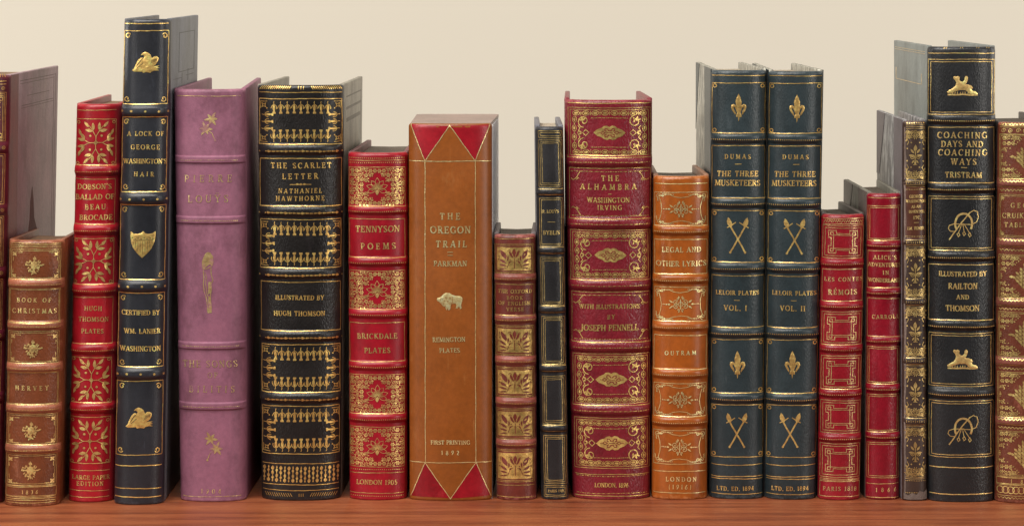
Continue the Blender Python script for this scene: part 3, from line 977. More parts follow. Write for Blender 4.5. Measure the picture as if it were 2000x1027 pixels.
for y in (122, 816):
    p = b.pen('gilt_eagle'); eagle(p, 0, y); p.end()
    p = b.pen('feather_lines', m, 1.45)
    for k in range(5):
        p.line([(-19 + k * 2.2, y + 9 - k * 3), (-13 + k * 2.2, y - 1 - k * 2.4)], .55)
        p.line([(8 + k * 2.6, y + 4 - k * 1.5), (12 + k * 2.4, y - 5 - k)], .5)
    p.line([(-17, y + 11), (-10, y + 5), (-6, y + 1)], .9)
    p.end()
p = b.pen('gilt_shield')
p.poly([(1283,808),(1310,828),(1345,832),(1380,825),(1402,806),(1425,825),(1460,832),(1495,828),(1523,808),(1527,850),(1515,920),(1490,975),(1450,1020),(1400,1068),(1350,1020),(1315,975),(1290,920),(1280,850)], 0, 477.5, 1403, 937, 5)
p.end()
p = b.pen('shield_stripes', m, 1.45)
for i in range(8): p.dot(-20 + i * 5.7, 464.5 + (i % 2) * 2, 1.0)
p.line([(-21, 469), (21, 469)], .6)
for i in range(-4, 5): p.line([(i * 4.6, 471), (i * 4.6, 497 - abs(i) * 4.5)], .45)
p.end()
lettering(b, [('A LOCK OF', 249, 320, 266, 9), ('GEORGE', 256, 312, 292.5, 9.5), ("WASHINGTON'S", 241, 325, 320, 9.5), ('HAIR', 262, 301, 345, 9)])
lettering(b, [('CERTIFIED BY', 238, 312, 615, 9.5), ('WM. LANIER', 242, 313, 651, 9.5), ('WASHINGTON', 235, 314, 685.6, 10)])

# ---- 5 mauve book
c = S(136, 86, 106)
m = leather('mauve calf', c, .50, .22, .0008, .10, rub=S(160, 110, 126), spec=.35, mottle=.7)
b = Book('mauve purple book with worn gilt flower sprays and faint lettering', xlt=340, xrt=480, xlb=353, xrb=481, yt=175, yb=977, back=.905, bulge=22, n=3.2, pdrop=25, dr=-25, drb=8, bexp=4.0,
         mat=m, gold=mk_gold('mauve', S(150, 108, 104), .56, col=(.70, .50, .26)), pages=PAPER_GREY, ox=-2.5, fr=.88)
B5 = (312, 430, 675, 793)
for y in B5: b.band(y, 6.5, 3.6)
b.build()
rules(b, [188, 969], 1.3)
for y in B5:
    p = b.pen('gilt_dots'); p.dashes(54, y + 1, 7, 1.3); p.end()
p = b.pen('gilt_flower'); flower_spray(p, 0, 243); p.end()
p = b.pen('gilt_flower'); flower_spray(p, 3, 866, -1); p.end()
p = b.pen('gilt_figure'); lady(p, -5, 552); p.end()
lettering(b, [('PIERRE', 360, 453, 356, 14), ('LOU\u0178S', 367, 446, 395.6, 14.5)], .66)
lettering(b, [('THE SONGS', 357, 464, 717, 13.5), ('OF', 405, 425, 738, 11), ('BILITIS', 369, 458, 766, 13)], .66)
lettering(b, [('1904', 393, 432, 963, 9)])

# ---- 6 black book with tulip borders
c = S(22, 19, 18)
m = leather('black goatskin', c, .34, .5, .0013, .2, rub=S(50, 46, 48))
b = Book('thick black book with gilt tulip borders and a grey right cover', xlt=503, xrt=672, xlb=511, xrb=665, yt=167, yb=975, back=.925, bulge=26, n=2.6, pdrop=27, dl=16, dlb=-16, dr=10,
         mat=m, boardmat=leather('grey green worn board leather with painted sheen', S(138, 132, 118), .48, .5, .0016, .28, rub=S(168, 160, 144), streak=.35), gold=mk_gold('black', c, .05, col=(.74, .48, .17)), pages=PAPER_GREY, fr=.955)  # board's grey green raised so its colour includes the grazing sheen
B6 = (292, 412.5, 534, 656, 776.5)
for y in B6: b.band(y, 10, 6)
b.build()
b.blind_lines(1, [(.12, 26, .92, 29), (.12, 48, .92, 53), (.14, 70, .90, 78), (.90, 26, .912, 130)], leather('blind lines on grey green', S(98, 92, 80), .5, .2))
rules(b, [181, 905, 946, 957], 1.4)
frames(b, [(193.5, 282, [0], 1.6), (310, 402.5, [0], 1.6), (429, 523.5, [0], 1.6), (551, 646, [0], 1.6), (673, 766, [0], 1.6), (793, 886, [0], 1.6)])
p = b.pen('gilt_head_cap')
for i in range(15): p.line([(-80 + i * 4, 175), (-76 + i * 4, 168.5)], 1.6); p.line([(80 - i * 4, 175), (76 - i * 4, 168.5)], 1.6)
for i in (-5, 0, 5): p.line([(i, 175), (i, 168.5)], 1.5)
p.end()
p = b.pen('gilt_tail')
for i in range(12): p.line([(-70 + i * 4.4, 962), (-66 + i * 4.4, 969)], 1.0); p.line([(70 - i * 4.4, 962), (66 - i * 4.4, 969)], 1.0)
for i in (-4, 0, 4): p.line([(i, 963), (i, 969)], 1.1)
p.end()
for y0, y1 in ((193.5, 282), (429, 523.5), (673, 766), (793, 886)):
    p = b.pen('gilt_tulip_border')
    mid = (y0 + y1) / 2
    k = (y1 - y0) / 93 * 1.0
    sc = b.hwp(mid) / 83
    for i in range(9):
        x = (-52 + i * 13) * sc
        tulip(p, x, y0 + 18 * k, 0, k)
        tulip(p, x, y1 - 17.5 * k, 180, k)
    for i in (-1, 0, 1):
        tulip(p, -64 * sc, mid + i * 14.5 * k, -90, .92 * k)
        tulip(p, 64 * sc, mid + i * 14.5 * k, 90, .92 * k)
    for sx in (-1, 1):
        for sy, yy in ((1, y0), (-1, y1)):
            x, y = sx * 71 * sc, yy + sy * 12
            p.line([(x + sx * 6, y + sy * 7), (x + sx * 6.5, y - sy * 7), (x - sx * 7, y - sy * 7.5)], 1.3)
            p.line([(x - 4, y - 4), (x, y - 2), (x + 4, y - 4), (x + 2, y), (x + 4, y + 4), (x, y + 2), (x - 4, y + 4), (x - 2, y)], 1.3, True)
            p.dot(x - sx * 6, y + sy * 6, 1.4)
    p.end()
for y in B6:
    p = b.pen('gilt_garland')
    for i in range(-8, 9):
        x = i * 8
        L = 5 if i % 4 == 0 else 3
        p.leaf(x, y + 3.5, 0, 6.5, L); p.leaf(x, y + 3.5, 180, 3.5, 2.2)
    p.dot(-78, y + 3.5, 1.6); p.dot(78, y + 3.5, 1.6)
    p.end()
p = b.pen('gilt_arrow_border')
for i in range(19):
    x = -71 + i * 7.9
    s = 1 if i % 2 else -1
    p.line([(x, 910), (x, 941)], 1.5, step=8)
    p.leaf(x, 926 + s * 16, -90 * s, 9, 6)
    p.dot(x, 926 + s * 3, 2.4, 3.4); p.dot(x, 926 - s * 7, 2.2, 2.6); p.dot(x, 926 - s * 13, 1.5)
p.end()
lettering(b, [('THE SCARLET', 529, 647, 329, 11), ('LETTER', 551, 621, 350, 11), ('-', 566, 608, 360.5, 1.4), ('NATHANIEL', 544, 629, 377.6, 9.3), ('HAWTHORNE', 539, 634, 392.4, 9.3)])
p = b.pen('gilt_rule')
for i in (-1, 0, 1): p.leaf(-3 + i * 7, 360.5, 0, 7, 4)
p.end()
lettering(b, [('ILLUSTRATED BY', 538, 633, 585.8, 9), ('HUGH THOMSON', 535, 635, 616.8, 9.5)], 1.1)

# ---- 7 red book with floral panels
c = S(146, 4, 27)
m = leather('scarlet calf', c, .36, .16, .0009, .12, rub=S(176, 44, 54))
b = Book('scarlet book with dense gilt floral panels, squeezed between a black book and a tan box', xlt=680, xrt=797, xlb=683, xrb=795, yt=299, yb=974, back=.93, bulge=20, n=2.5, dl=12,
         mat=m, boardmat=leather('dull rose board leather', S(120, 74, 76), .5, .3), gold=mk_gold('scarlet', c, .10, col=(.72, .50, .21)), pages=PAPER_GREY, ox=-2, fr=.93)
B7 = (410.5, 511, 612.5, 714, 816)
for y in B7: b.band(y, 8.5, 5.5)
b.build()
rules(b, [313.5, 923, 962.5], 1.3)
dotrows(b, [309, 318, 916.5, 968], 4, 1.05); dotrows(b, [y + 2.6 for y in B7], 3.8, 1.1)
frames(b, [(327, 403, [0], 1.3), (428, 503, [0], 1.3), (529, 604, [0], 1.3), (630.5, 706, [0], 1.3), (731.5, 807.5, [0], 1.3), (833.5, 911, [0], 1.3)])
for i, (y0, y1) in enumerate(((327, 403), (529, 604), (731.5, 807.5), (833.5, 911))):
    p = b.pen()
    cy = (y0 + y1) / 2
    filigree(p, -52, 52, y0 + 2, y1 - 2, lambda X, Y: abs(X) / 40 + abs(Y - cy) / 30 > .88, 5, 4.6, 1.15)
    lotus(p, 0, cy)
    p.end()
lettering(b, [('TENNYSON', 694, 780, 453.6, 12.5), ('POEMS', 705, 773, 486.8, 12.3)])
lettering(b, [('BRICKDALE', 698, 776, 661.5, 10.5), ('PLATES', 711, 762, 689.3, 10.5)])
lettering(b, [('LONDON 1905', 696, 775, 946, 9.5)])

# ---- 8 tan slip box
c = S(134, 72, 22)
m = leather('smooth ochre calf', c, .34, .06, .0007, .10, rub=S(164, 112, 62), mottle=.25)
b = Book('ochre box shaped like a book, red triangles at head and foot and a gilt bison', name='book_box', xlt=798, xrt=961, xlb=800, xrb=961, yt=242, yb=975, back=.935, bulge=15, n=2.6,
         mat=m, gold=mk_gold('ochre', c, .02, col=(1.0, .78, .42)), ox=0, fr=.985, cat='book box', group=None)
b.nobook = True
# ---------------------------------------------------------------- box body
NU = 44
us = [math.sin(-math.pi / 2 + math.pi * i / NU) for i in range(NU + 1)]
H = FLOOR - b.yyt
yys = [b.yyt + d for d in (0, .3, .9, 1.8, 3, 5, 7)] + [b.yyt + 7 + (H - 14) * i / 40 for i in range(1, 40)] + [FLOOR - d for d in (7, 5, 3, 1.8, .9, .3, 0)]
vs, fs = [], []
for yy in yys: vs += [W(*b.surf(u, yy)) for u in us]
for r in range(len(yys) - 1):
    for i in range(NU):
        a = r * (NU + 1) + i
        fs.append((a, a + 1, a + NU + 2, a + NU + 1))
b.spine = mesh_obj('spine', vs, fs, m, b.root, b.base, True)
tb = leather('scuffed brown box top with painted sheen', S(146, 122, 112), .42, .2, .001, .25, rub=S(176, 156, 148))  # greyish reflection on the top is mixed into the brown
y1 = b.yf + b.depth
ring = [b.surf(u * .999, b.yyt + .6) for u in us]
top = [W(x, y, b.yyt + .6) for x, y, _ in ring] + [W(b.xrt + 7, y1 - 12, b.yyt + .6), W(b.xrt, y1, b.yyt + .6), W(b.xlt + 12, y1, b.yyt + .6), W(b.xlt, y1 - 12, b.yyt + .6)]
low = [v + Vector((0, 0, -6 * PX)) for v in top]
k = len(top)
mesh_obj('box_top', top + low, [tuple(range(k)), tuple(range(2 * k - 1, k - 1, -1))] + [(i, i + k, (i + 1) % k + k, (i + 1) % k) for i in range(k)], tb, b.root, b.base)
gs = leather('grey cloth box side', S(226, 226, 228), .6, .2, .0008, .06, rub=S(120, 118, 118), mottle=.2)
for (xt, xb, s_) in ((b.xlt, b.xlb, 1), (b.xrt, b.xrb, -1)):
    q = []
    for (x, yy) in ((xt, b.yyt + 6.7), (xb, FLOOR)):
        sk = 7 if s_ < 0 else 0
        q += [W(x, b.yf + b.bulge + .2, yy), W(x + sk, y1 - 12, yy), W(x + sk + s_ * 8, y1 - 12, yy), W(x + s_ * 8, b.yf + b.bulge + .2, yy)]
    mesh_obj('box_side', q, [(0, 1, 2, 3), (7, 6, 5, 4), (0, 4, 5, 1), (1, 5, 6, 2), (2, 6, 7, 3), (3, 7, 4, 0)], gs if s_ < 0 else m, b.root, b.base)
q = []
for (xa, xb_, yy) in ((b.xlt, b.xrt, b.yyt + 6.7), (b.xlb, b.xrb, FLOOR)):
    q += [W(xa + 8, y1 - 12, yy), W(xb_ - 2, y1 - 12, yy), W(xb_ - 2, y1, yy), W(xa + 8, y1, yy)]
mesh_obj('box_back', q, [(0, 1, 2, 3), (7, 6, 5, 4), (0, 4, 5, 1), (1, 5, 6, 2), (2, 6, 7, 3), (3, 7, 4, 0)], gs, b.root, b.base)
red = leather('red calf onlay', S(142, 8, 26), .32, .15, .0009, .2, rub=S(190, 60, 60))
tri = [[(-77.5, 243.8), (-2, 246), (-49.5, 314)], [(-1.5, 246), (77, 243.8), (48.5, 314)], [(-50, 904), (-77, 969), (-1.5, 972)], [(49.5, 904), (1, 972), (77.5, 969)]]
for t in tri:
    p = b.pen('red_triangle', red, .25); p.fill(t, 5); p.end()
p = b.pen('gilt_rule')
p.hline(80, 315.2, 1.5); p.hline(80, 902.8, 1.5)
p.line([(-49.5, 315), (-49.5, 903)], 1.3, step=8); p.line([(48.5, 315), (48.7, 903)], 1.3, step=8)
for t in ([(-78, 243), (-49.5, 315), (-1.7, 245), (48.5, 315), (77.5, 243)], [(-78, 970), (-50, 903), (-1, 973), (49.5, 903), (78, 970)]):
    p.line(t, 1.5)
p.end()
p = b.pen('gilt_bison'); bison(p, -2, 589); p.end()
p = b.pen('shaggy_mane_lines', m, 1.45)
g = random.Random(9)
for _ in range(22):
    x, y = g.uniform(-20, 3), g.uniform(-10, 9)
    p.line([(-2 + x, 589 + y), (-2 + x + g.uniform(-1.5, 1.5), 589 + y + 3)], .5)
p.line([(3, 578), (4, 588), (1, 596)], .6)
p.end()
lettering(b, [('THE', 859, 899, 428.8, 13), ('OREGON', 840, 919, 455.8, 14), ('TRAIL', 851, 912, 483, 13.3), ('-', 874, 885, 492.2, 1.4), ('-', 874, 885, 498.2, 1.4), ('PARKMAN', 847, 912, 519.8, 10.5)])
lettering(b, [('REMINGTON', 845, 909, 667.3, 9), ('PLATES', 858, 898, 688.3, 9)])
lettering(b, [('FIRST PRINTING', 841, 918, 867.8, 8.2), ('1 8 9 2', 862, 897, 888, 8.2)])
# ---- 9 small brown-red book with gold tulip panels
c = S(100, 38, 28)
m = leather('russet goatskin', c, .36, .3, .001, .18, rub=S(170, 100, 92))
bd = leather('russet goatskin with painted highlight', S(128, 64, 52), .36, .3)  # overhead highlight on the ribs is put into this lighter russet
b = Book('smallest russet book with solid gold tulip panels, beside the ochre box', xlt=965, xrt=1047, xlb=970, xrb=1048, yt=459, yb=974, back=.957, bulge=17, dr=3, drb=6, pdrop=9,
         mat=m, bandmat=bd, boardmat=leather('greyed russet board', S(96, 84, 84), .45, .25), gold=mk_gold('russet', c, .10, col=(.60, .43, .16)), pages=PAPER_GREY, ox=-2, fr=.925, btop=3)
B9 = (543, 623, 704, 785, 866)
for y in B9: b.band(y, 7, 4.6)
b.build()
rules(b, [466.5, 947, 970], 1.3); dotrows(b, [y + 2 for y in B9], 2.8, 1.0)
PN = [(477, 534), (636, 694), (717, 775), (797.5, 857), (878, 940.5)]
frames(b, [(y0, y1, [0, 2.6], 1.0) for y0, y1 in PN] + [(555.5, 616, [0], 1.3)])
for y0, y1 in PN:
    p = b.pen('gilt_panel', None, .30)
    q0, q1 = y0 + 6, y1 - 6
    p.fill([(-33, q0), (33, q0), (33, q1), (-33, q1)], 4); p.end()
    p = b.pen('leaf_inlay', m, .55)
    hi = b.pen('gilt_leaf_outline', None, .8)
    cy = (y0 + y1) / 2
    def lf(x, y, a, L, wd):
        p.leaf(x, y, a, L, wd); hi.petal(x, y, a, L, wd, .7)
    lf(0, cy - 2, -90, 19, 9); lf(-2, cy - 1, -118, 17, 6); lf(2, cy - 1, -62, 17, 6)
    for s in (-1, 1):
        an = lambda a: a if s > 0 else 180 - a
        lf(s * 14, cy + 2, an(-58), 24, 9.5); lf(s * 13, cy + 5, an(-95), 12, 5)
        lf(s * 15, cy + 9, an(-32), 17, 6); lf(s * 14, cy + 14, an(-12), 17, 5); lf(s * 14, cy + 18, an(8), 17, 4)
        lf(s * 12, cy + 10, an(-130), 9, 4)
        hi.line([(s * 1, cy + 2), (s * 3, cy + 14), (s * 7, cy + 19), (s * 11, cy + 15), (s * 8, cy + 8), (s * 5, cy + 12)], 1.1)
        p.line([(s * 4, cy + 4), (s * 9, cy + 6), (s * 13, cy + 14), (s * 15, cy + 19)], 1.2)
    p.line([(0, cy - 1), (0, cy + 19)], 1.4)
    for s in (-1, 1):
        hi.spiral(s * 6, cy + 14, 4.5, 90, 1.2 * s, 1.0)
        p.spiral(s * 27, cy - 14, 3.6, 0, 1.1 * s, 1.0); p.spiral(s * 9, cy - 15, 3.2, 180, -1.1 * s, 1.0)
        p.leaf(s * 27, cy + 1, 0 if s > 0 else 180, 5, 3); p.dot(s * 8, cy + 1, 1.2); p.dot(s * 29, cy - 5, 1.0)
    p.end(); hi.end()
lettering(b, [('THE OXFORD', 973, 1039, 572.6, 7.6), ('BOOK', 990, 1021, 584.6, 7.2), ('OF ENGLISH', 974, 1036, 595.8, 7.4), ('VERSE', 989, 1023, 607.2, 7.4)])

# ---- 10 thin black book
c = S(30, 29, 31)
m = leather('thin black goatskin', c, .38, .35, .0009, .2, rub=S(70, 70, 76))
b = Book('thin black book with triple gilt rectangles, beside a thick crimson book', xlt=1045, xrt=1100, xlb=1058, xrb=1110, yt=248, yb=973, back=.945, bulge=12, n=3, dl=-3, dlb=-8, dr=-5, drb=4, pdrop=9,
         mat=m, boardmat=leather('slate board leather', S(104, 104, 112), .42, .25), gold=mk_gold('black goatskin', c, .12, col=(.56, .43, .18)), pages=PAPER_CREAM, ox=1.5, fr=.83, btop=3)
B10 = (375, 489, 604, 719, 836)
for y in B10: b.band(y, 7, 4.2)
b.build()
rules(b, [y - 6 for y in B10] + [y + 5.5 for y in B10], 1.1)
frames(b, [(256, 269, [0, 3.5], 1.1), (273, 364.5, [0, 3.4, 6.8], 1.1), (387.5, 480, [0, 3.4], 1.1), (503, 596, [0, 3.4, 6.8], 1.1), (618, 711, [0, 3.4, 6.8], 1.1), (734, 827.5, [0, 3.4, 6.8], 1.1), (850, 944, [0, 3.4, 6.8], 1.1), (947.5, 969, [0, 3.2], 1.0)])
lettering(b, [('P. LOU\u0178S', 1059.5, 1091, 416, 6.5), ('-', 1069, 1084, 433.3, 1.0), ('BYBLIS', 1060.5, 1093, 458, 8)])
lettering(b, [('PARIS 1901', 1070, 1101, 960.5, 5)])

# ---- 11 thick crimson book with medallions
c = S(114, 21, 34)
m = leather('crackled crimson goatskin', c, .34, .75, .0016, .16, rub=S(156, 64, 72))
b = Book('thick crimson book with gold medallions and crackled leather', xlt=1102, xrt=1274, xlb=1118, xrb=1270, yt=196, yb=973, back=.94, bulge=26, n=2.6, dr=-12, dl=4, dlb=-10, pdrop=16,
         mat=m, gold=mk_gold('crimson goatskin', c, .14, col=(.66, .48, .18)), pages=PAPER_CREAM, ox=2, fr=.94, btop=3)
B11 = (315.5, 436.5, 556.5, 677, 800.5)
for y in B11: b.band(y, 10.5, 6)
b.build()
rules(b, [202, 926, 968], 1.6)
frames(b, [(y0, y1, [0, 4.2], 1.3) for y0, y1 in ((211, 308), (450, 547), (691, 791), (816, 914))] + [(329, 428, [0], 1.4), (570.5, 668, [0], 1.4)])
for y in [v + 1.8 for v in B11] + [335.5, 422, 576.5, 662.5, 929.5, 963]:
    p = b.pen('gilt_dashes'); p.dashes(b.hwp(y) * .90, y, 9.2, 1.5); p.end()
for (y0, y1) in ((211, 308), (450, 547), (691, 791), (816, 914)):
    cy = (y0 + y1) / 2
    hw = b.hwp(cy) * b.fr
    p = b.pen()
    for yy in (y0 + 10.5, y1 - 10.5):
        kk = 8
        for i in range(kk):
            x = -hw + 15 + (2 * hw - 30) * i / (kk - 1)
            p.ring(x, yy, 6.6, 1.3, 4.2); p.dot(x, yy, 4, 2.2)
            if i < kk - 1:
                xm = x + (hw - 15) / (kk - 1)
                p.line([(xm, yy - 4.5), (xm, yy + 4.5)], 1.0); p.line([(xm - 3, yy), (xm + 3, yy)], 1.0)
    for sx in (-1, 1):
        for i in range(4):
            yy = cy + (i - 1.5) * 17
            p.ring(sx * (hw - 12), yy, 4, 1.2, 6); p.dot(sx * (hw - 12), yy, 2, 3.4)
            p.dot(sx * (hw - 12), yy + 8.5, 1.1)
        for sy in (-1, 1):
            X, Y = sx * (hw - 30), cy + sy * 22.5
            p.spiral(X, Y, 12.5, 90 * sy + (0 if sx > 0 else 180) * 0 + (180 if sx < 0 else 0), 1.25 * sx * sy, 2.0)
            for A in (20, 70, 130):
                p.leaf(X + sx * 2, Y + sy * 1, math.degrees(math.atan2(sy * math.sin(math.radians(A)), sx * math.cos(math.radians(A)))), 10, 3.6)
            p.line([(sx * (hw - 19), cy + sy * 14), (sx * (hw - 23), cy + sy * 9), (sx * (hw - 20), cy + sy * 4), (sx * (hw - 25), cy)], 1.5)
        p.ring(sx * (hw - 22), cy, 3.4, 1.3)
        X = sx * (hw - 34)
        p.line([(X - 6, cy), (X, cy - 6), (X + 6, cy), (X, cy + 6)], 1.5, True)
    p.dashes(36, cy - 28.5, 8, 1.4); p.dashes(36, cy + 28.5, 8, 1.4)
    p.end()
    p = b.pen('gilt_medallion')
    q = [(31.5, 0), (24, -6.5), (15, -9.5), (11, -13), (5, -14), (0, -11.5)]
    top = q + [(-x, y) for x, y in reversed(q[:-1])]
    p.fill([(x, cy + y) for x, y in top] + [(-x, cy - y) for x, y in top[1:-1]], 4)
    p.end()
    p = b.pen('medallion_strapwork', m, .75)
    for sx in (-1, 1):
        for sy in (-1, 1):
            p.line([(sx * 1, cy + sy * 3.5), (sx * 5, cy + sy * 8), (sx * 9, cy + sy * 8), (sx * 9.5, cy + sy * 4), (sx * 6, cy + sy * 3)], 1.5)
        p.line([(sx * 9, cy), (sx * 14, cy - 3), (sx * 18, cy), (sx * 14, cy + 3)], 1.2, True)
        p.line([(sx * 19, cy), (sx * 23, cy)], 1)
    p.line([(-6, cy), (6, cy)], 1.2); p.line([(-4, cy - 4), (4, cy - 4)], 1); p.line([(-4, cy + 4), (4, cy + 4)], 1)
    p.end()
for (y0, y1) in ((329, 428), (570.5, 668)):
    hw = b.hwp(y0) * b.fr
    for sx in (-1, 1):
        for sy, yy in ((1, y0), (-1, y1)):
            p = b.pen('gilt_corner_flourish')
            p.line([(sx * (hw - 22), yy + sy * 7), (sx * (hw - 18), yy + sy * 12), (sx * (hw - 14), yy + sy * 19), (sx * (hw - 8), yy + sy * 23), (sx * (hw - 4), yy + sy * 20)], 1.5)
            p.spiral(sx * (hw - 15), yy + sy * 21, 3.6, 0, 1.0 * sx * sy, 1.2)
            p.end()
lettering(b, [('THE', 1174, 1209, 353.6, 11.3), ('ALHAMBRA', 1133, 1243, 370.8, 11.3), ('-', 1188, 1194, 379, 1.3), ('WASHINGTON', 1147, 1230, 395.8, 10), ('IRVING', 1167, 1215, 410.2, 9.6)])
lettering(b, [('WITH ILLUSTRATIONS', 1131, 1249, 603, 8.8), ('BY', 1186, 1201, 622.8, 8.5), ('JOSEPH PENNELL', 1135, 1247, 645.8, 12)])
lettering(b, [('LONDON, 1896', 1161, 1227, 951.2, 8.6)])

# ---- 12 orange tan book
c = S(154, 79, 22)
m = leather('orange calf', c, .30, .12, .0009, .12, rub=S(196, 128, 80))
b = Book('orange tan book with delicate gilt scroll panels', xlt=1276, xrt=1385, xlb=1273, xrb=1381, yt=345, yb=973, back=.95, bulge=20, n=2.6, dr=-10,
         mat=m, boardmat=leather('greyed tan board', S(140, 100, 76), .45, .25), gold=mk_gold('orange calf', c, .14, col=(.98, .76, .40)), pages=PAPER_GREY, fr=.935, btop=3)
B12 = (450, 545, 637, 729.5, 822.5)
for y in B12: b.band(y, 9, 6)
b.build()
rules(b, [359, 920, 962], 1.5); dotrows(b, [y + 2.6 for y in B12], 3.3, 1.0)
PN = [(376, 441), (561, 627), (748.5, 813), (840, 905.5)]
frames(b, [(y0, y1, [0], 1.3) for y0, y1 in PN + [(468, 535), (655, 721)]])
for y0, y1 in PN:
    cy = (y0 + y1) / 2
    p = b.pen()
    for sy in (-1, 1):
        p.line([(-24, cy + sy * 29), (-14, cy + sy * 24.5), (0, cy + sy * 22.5), (14, cy + sy * 24.5), (24, cy + sy * 29)], 1.2)
    for sx in (-1, 1):
        p.line([(sx * 42, cy - 22), (sx * 38.5, cy - 10), (sx * 37.5, cy), (sx * 38.5, cy + 10), (sx * 42, cy + 22)], 1.2)
        for sy in (-1, 1):
            X, Y = sx * 43, cy + sy * 25.5
            p.spiral(X, Y, 5.4, 90, 1.2 * sx * sy, 1.3); p.spiral(X - sx * 8, Y + sy * .5, 4, 0, -1.1 * sx * sy, 1.2)
            p.leaf(X, Y, 0 if sx < 0 else 180, 9, 3.5)
            for i in range(6): p.dot(sx * (31 - i * 3.2), cy + sy * 28.5, 1.5 - i * .12)
            for i in range(3): p.leaf(X + sx * 3, Y - sy * (2 + i * 3), -90 * sy + sx * 30, 4, 2)
        for sy in (-1, 1):
            p.spiral(sx * 9, cy + sy * 4.5, 6.5, 180 if sx > 0 else 0, 1.3 * sx * sy, 1.25)
            p.spiral(sx * 4.5, cy + sy * 11, 3, 90, 1.0 * sx * sy, 1.1)
            p.leaf(sx * 15, cy + sy * 3, (35 * sy) if sx > 0 else 180 - 35 * sy, 9, 3)
            p.leaf(sx * 2, cy + sy * 12, 90 * sy - sx * 30 * sy, 5, 2.4)
        p.leaf(sx * 20, cy, 0 if sx > 0 else 180, 6, 3.6)
        for i in range(3): p.dot(sx * (27.5 + i * 3), cy, 1.1)
    p.line([(0, cy - 10), (0, cy + 10)], 2.0)
    p.end()
lettering(b, [('LEGAL AND', 1293, 1369, 492.6, 10.3), ('OTHER LYRICS', 1282, 1379, 520.2, 10.8)], .95)
lettering(b, [('OUTRAM', 1298, 1359, 693.2, 8.3)])
lettering(b, [('LONDON', 1300, 1360, 940, 9), ('(1916)', 1306, 1350, 955, 9)], .95)

# ---- 13, 14 the pair of dark green volumes
c = S(37, 48, 52)
MP = marbled('grey olive marbled paper', S(88, 86, 80), S(206, 202, 186), S(140, 136, 124))
for vol, (xlt, xrt, xlb, xrb, yt, yb, dr, label, T) in enumerate((
    (1389, 1497, 1387, 1491, 138, 972, -19, 'dark green book, first of the matching pair, with its marbled left cover showing',
     dict(a=(1415, 1466), d1=(1435, 1448), b=(1401, 1481), c=(1397, 1485), e=(1398, 1482), d2=(1434, 1445), f=(1414, 1459), g=(1400, 1472), v='VOL. I', dy=0, e1=(0, 211), e2=(-.5, 462), e3=(0, 712), e4=(-.5, 842))),
    (1501, 1608, 1494, 1593, 140, 973, -20, 'dark green book, second of the matching pair, beside the small cherry red book',
     dict(a=(1528, 1579), d1=(1549, 1561), b=(1513, 1593), c=(1508, 1595), e=(1508, 1594), d2=(1545, 1556), f=(1524, 1573), g=(1507, 1579), v='VOL. II', dy=.8, e1=(3, 213), e2=(1.5, 464), e3=(.5, 712), e4=(-2, 842))))):
    m = leather('dark green goatskin', c, .35, .32, .0011, .16, rub=S(78, 86, 90))
    b = Book(label, xlt=xlt, xrt=xrt, xlb=xlb, xrb=xrb, yt=yt, yb=yb, back=.93, bulge=20, n=2.8, dr=dr, dl=(-9, -3)[vol], pdrop=11,
             mat=m, boardmat=MP, gold=mk_gold('green', c, .08, col=(.70, .47, .18)), pages=PAPER_CREAM, fr=.955, btop=3,
             group='matching pair of dark green volumes')
    B = [v + T['dy'] for v in (270, 396, 522, 649, 777)]
    for y in B: b.band(y, 9.5, 6)
    b.build()
    for side in (-1, 1):
        b.board_patch(side, 'leather_strip', [(0.0, 1), (.40, 1), (.40, 838), (0.0, 838)], m)
        b.board_patch(side, 'leather_corner', [(.76, .8), (.998, .8), (.998, 140)], m)
        b.board_patch(side, 'leather_corner', [(.998, 700), (.998, 838), (.76, 838)], m)
    d = T['dy']
    rules(b, [148 + d, 907.5 + d, 930 + d, 934.5 + d, 964 + d], 1.5)
    frames(b, [(y0 + d, y1 + d, [0], 1.5) for y0, y1 in ((162.5, 260), (285, 387), (411.5, 512), (538.5, 639), (663, 767), (790.5, 892))])
    dotrows(b, [y + 2.8 for y in B], 3.7, 1.15)
    for y0, y1 in ((162.5, 260), (411.5, 512), (663, 767), (790.5, 892)):
        hw = b.hwp(y0) * .955 - 5
        for sx in (-1, 1):
            for yy in (y0 + d + 5.5, y1 + d - 5.5):
                p = b.pen('gilt_corner_ring'); p.ring(sx * hw, yy, 3.2, 1.7); p.end()
    for k, kind in (('e1', fleur), ('e2', halberds), ('e3', fleur), ('e4', halberds)):
        p = b.pen('gilt_fleur_de_lis' if kind is fleur else 'gilt_halberds')
        kind(p, T[k][0], T[k][1], 1.0 if k != 'e4' else .97)
        p.end()
    lettering(b, [('DUMAS', *T['a'], 310.8 + d, 9), ('-', *T['d1'], 321 + d, 1.3), ('THE THREE', *T['b'], 345.2 + d, 11), ('MUSKETEERS', *T['c'], 363.2 + d, 11.3)])
    lettering(b, [('LELOIR PLATES', *T['e'], 575.8 + d, 8.5), ('-', *T['d2'], 586 + d, 1.2), (T['v'], *T['f'], 606.4 + d, 10.5)])
    lettering(b, [('LTD. ED. 1894', *T['g'], 957.6, 8.4)])

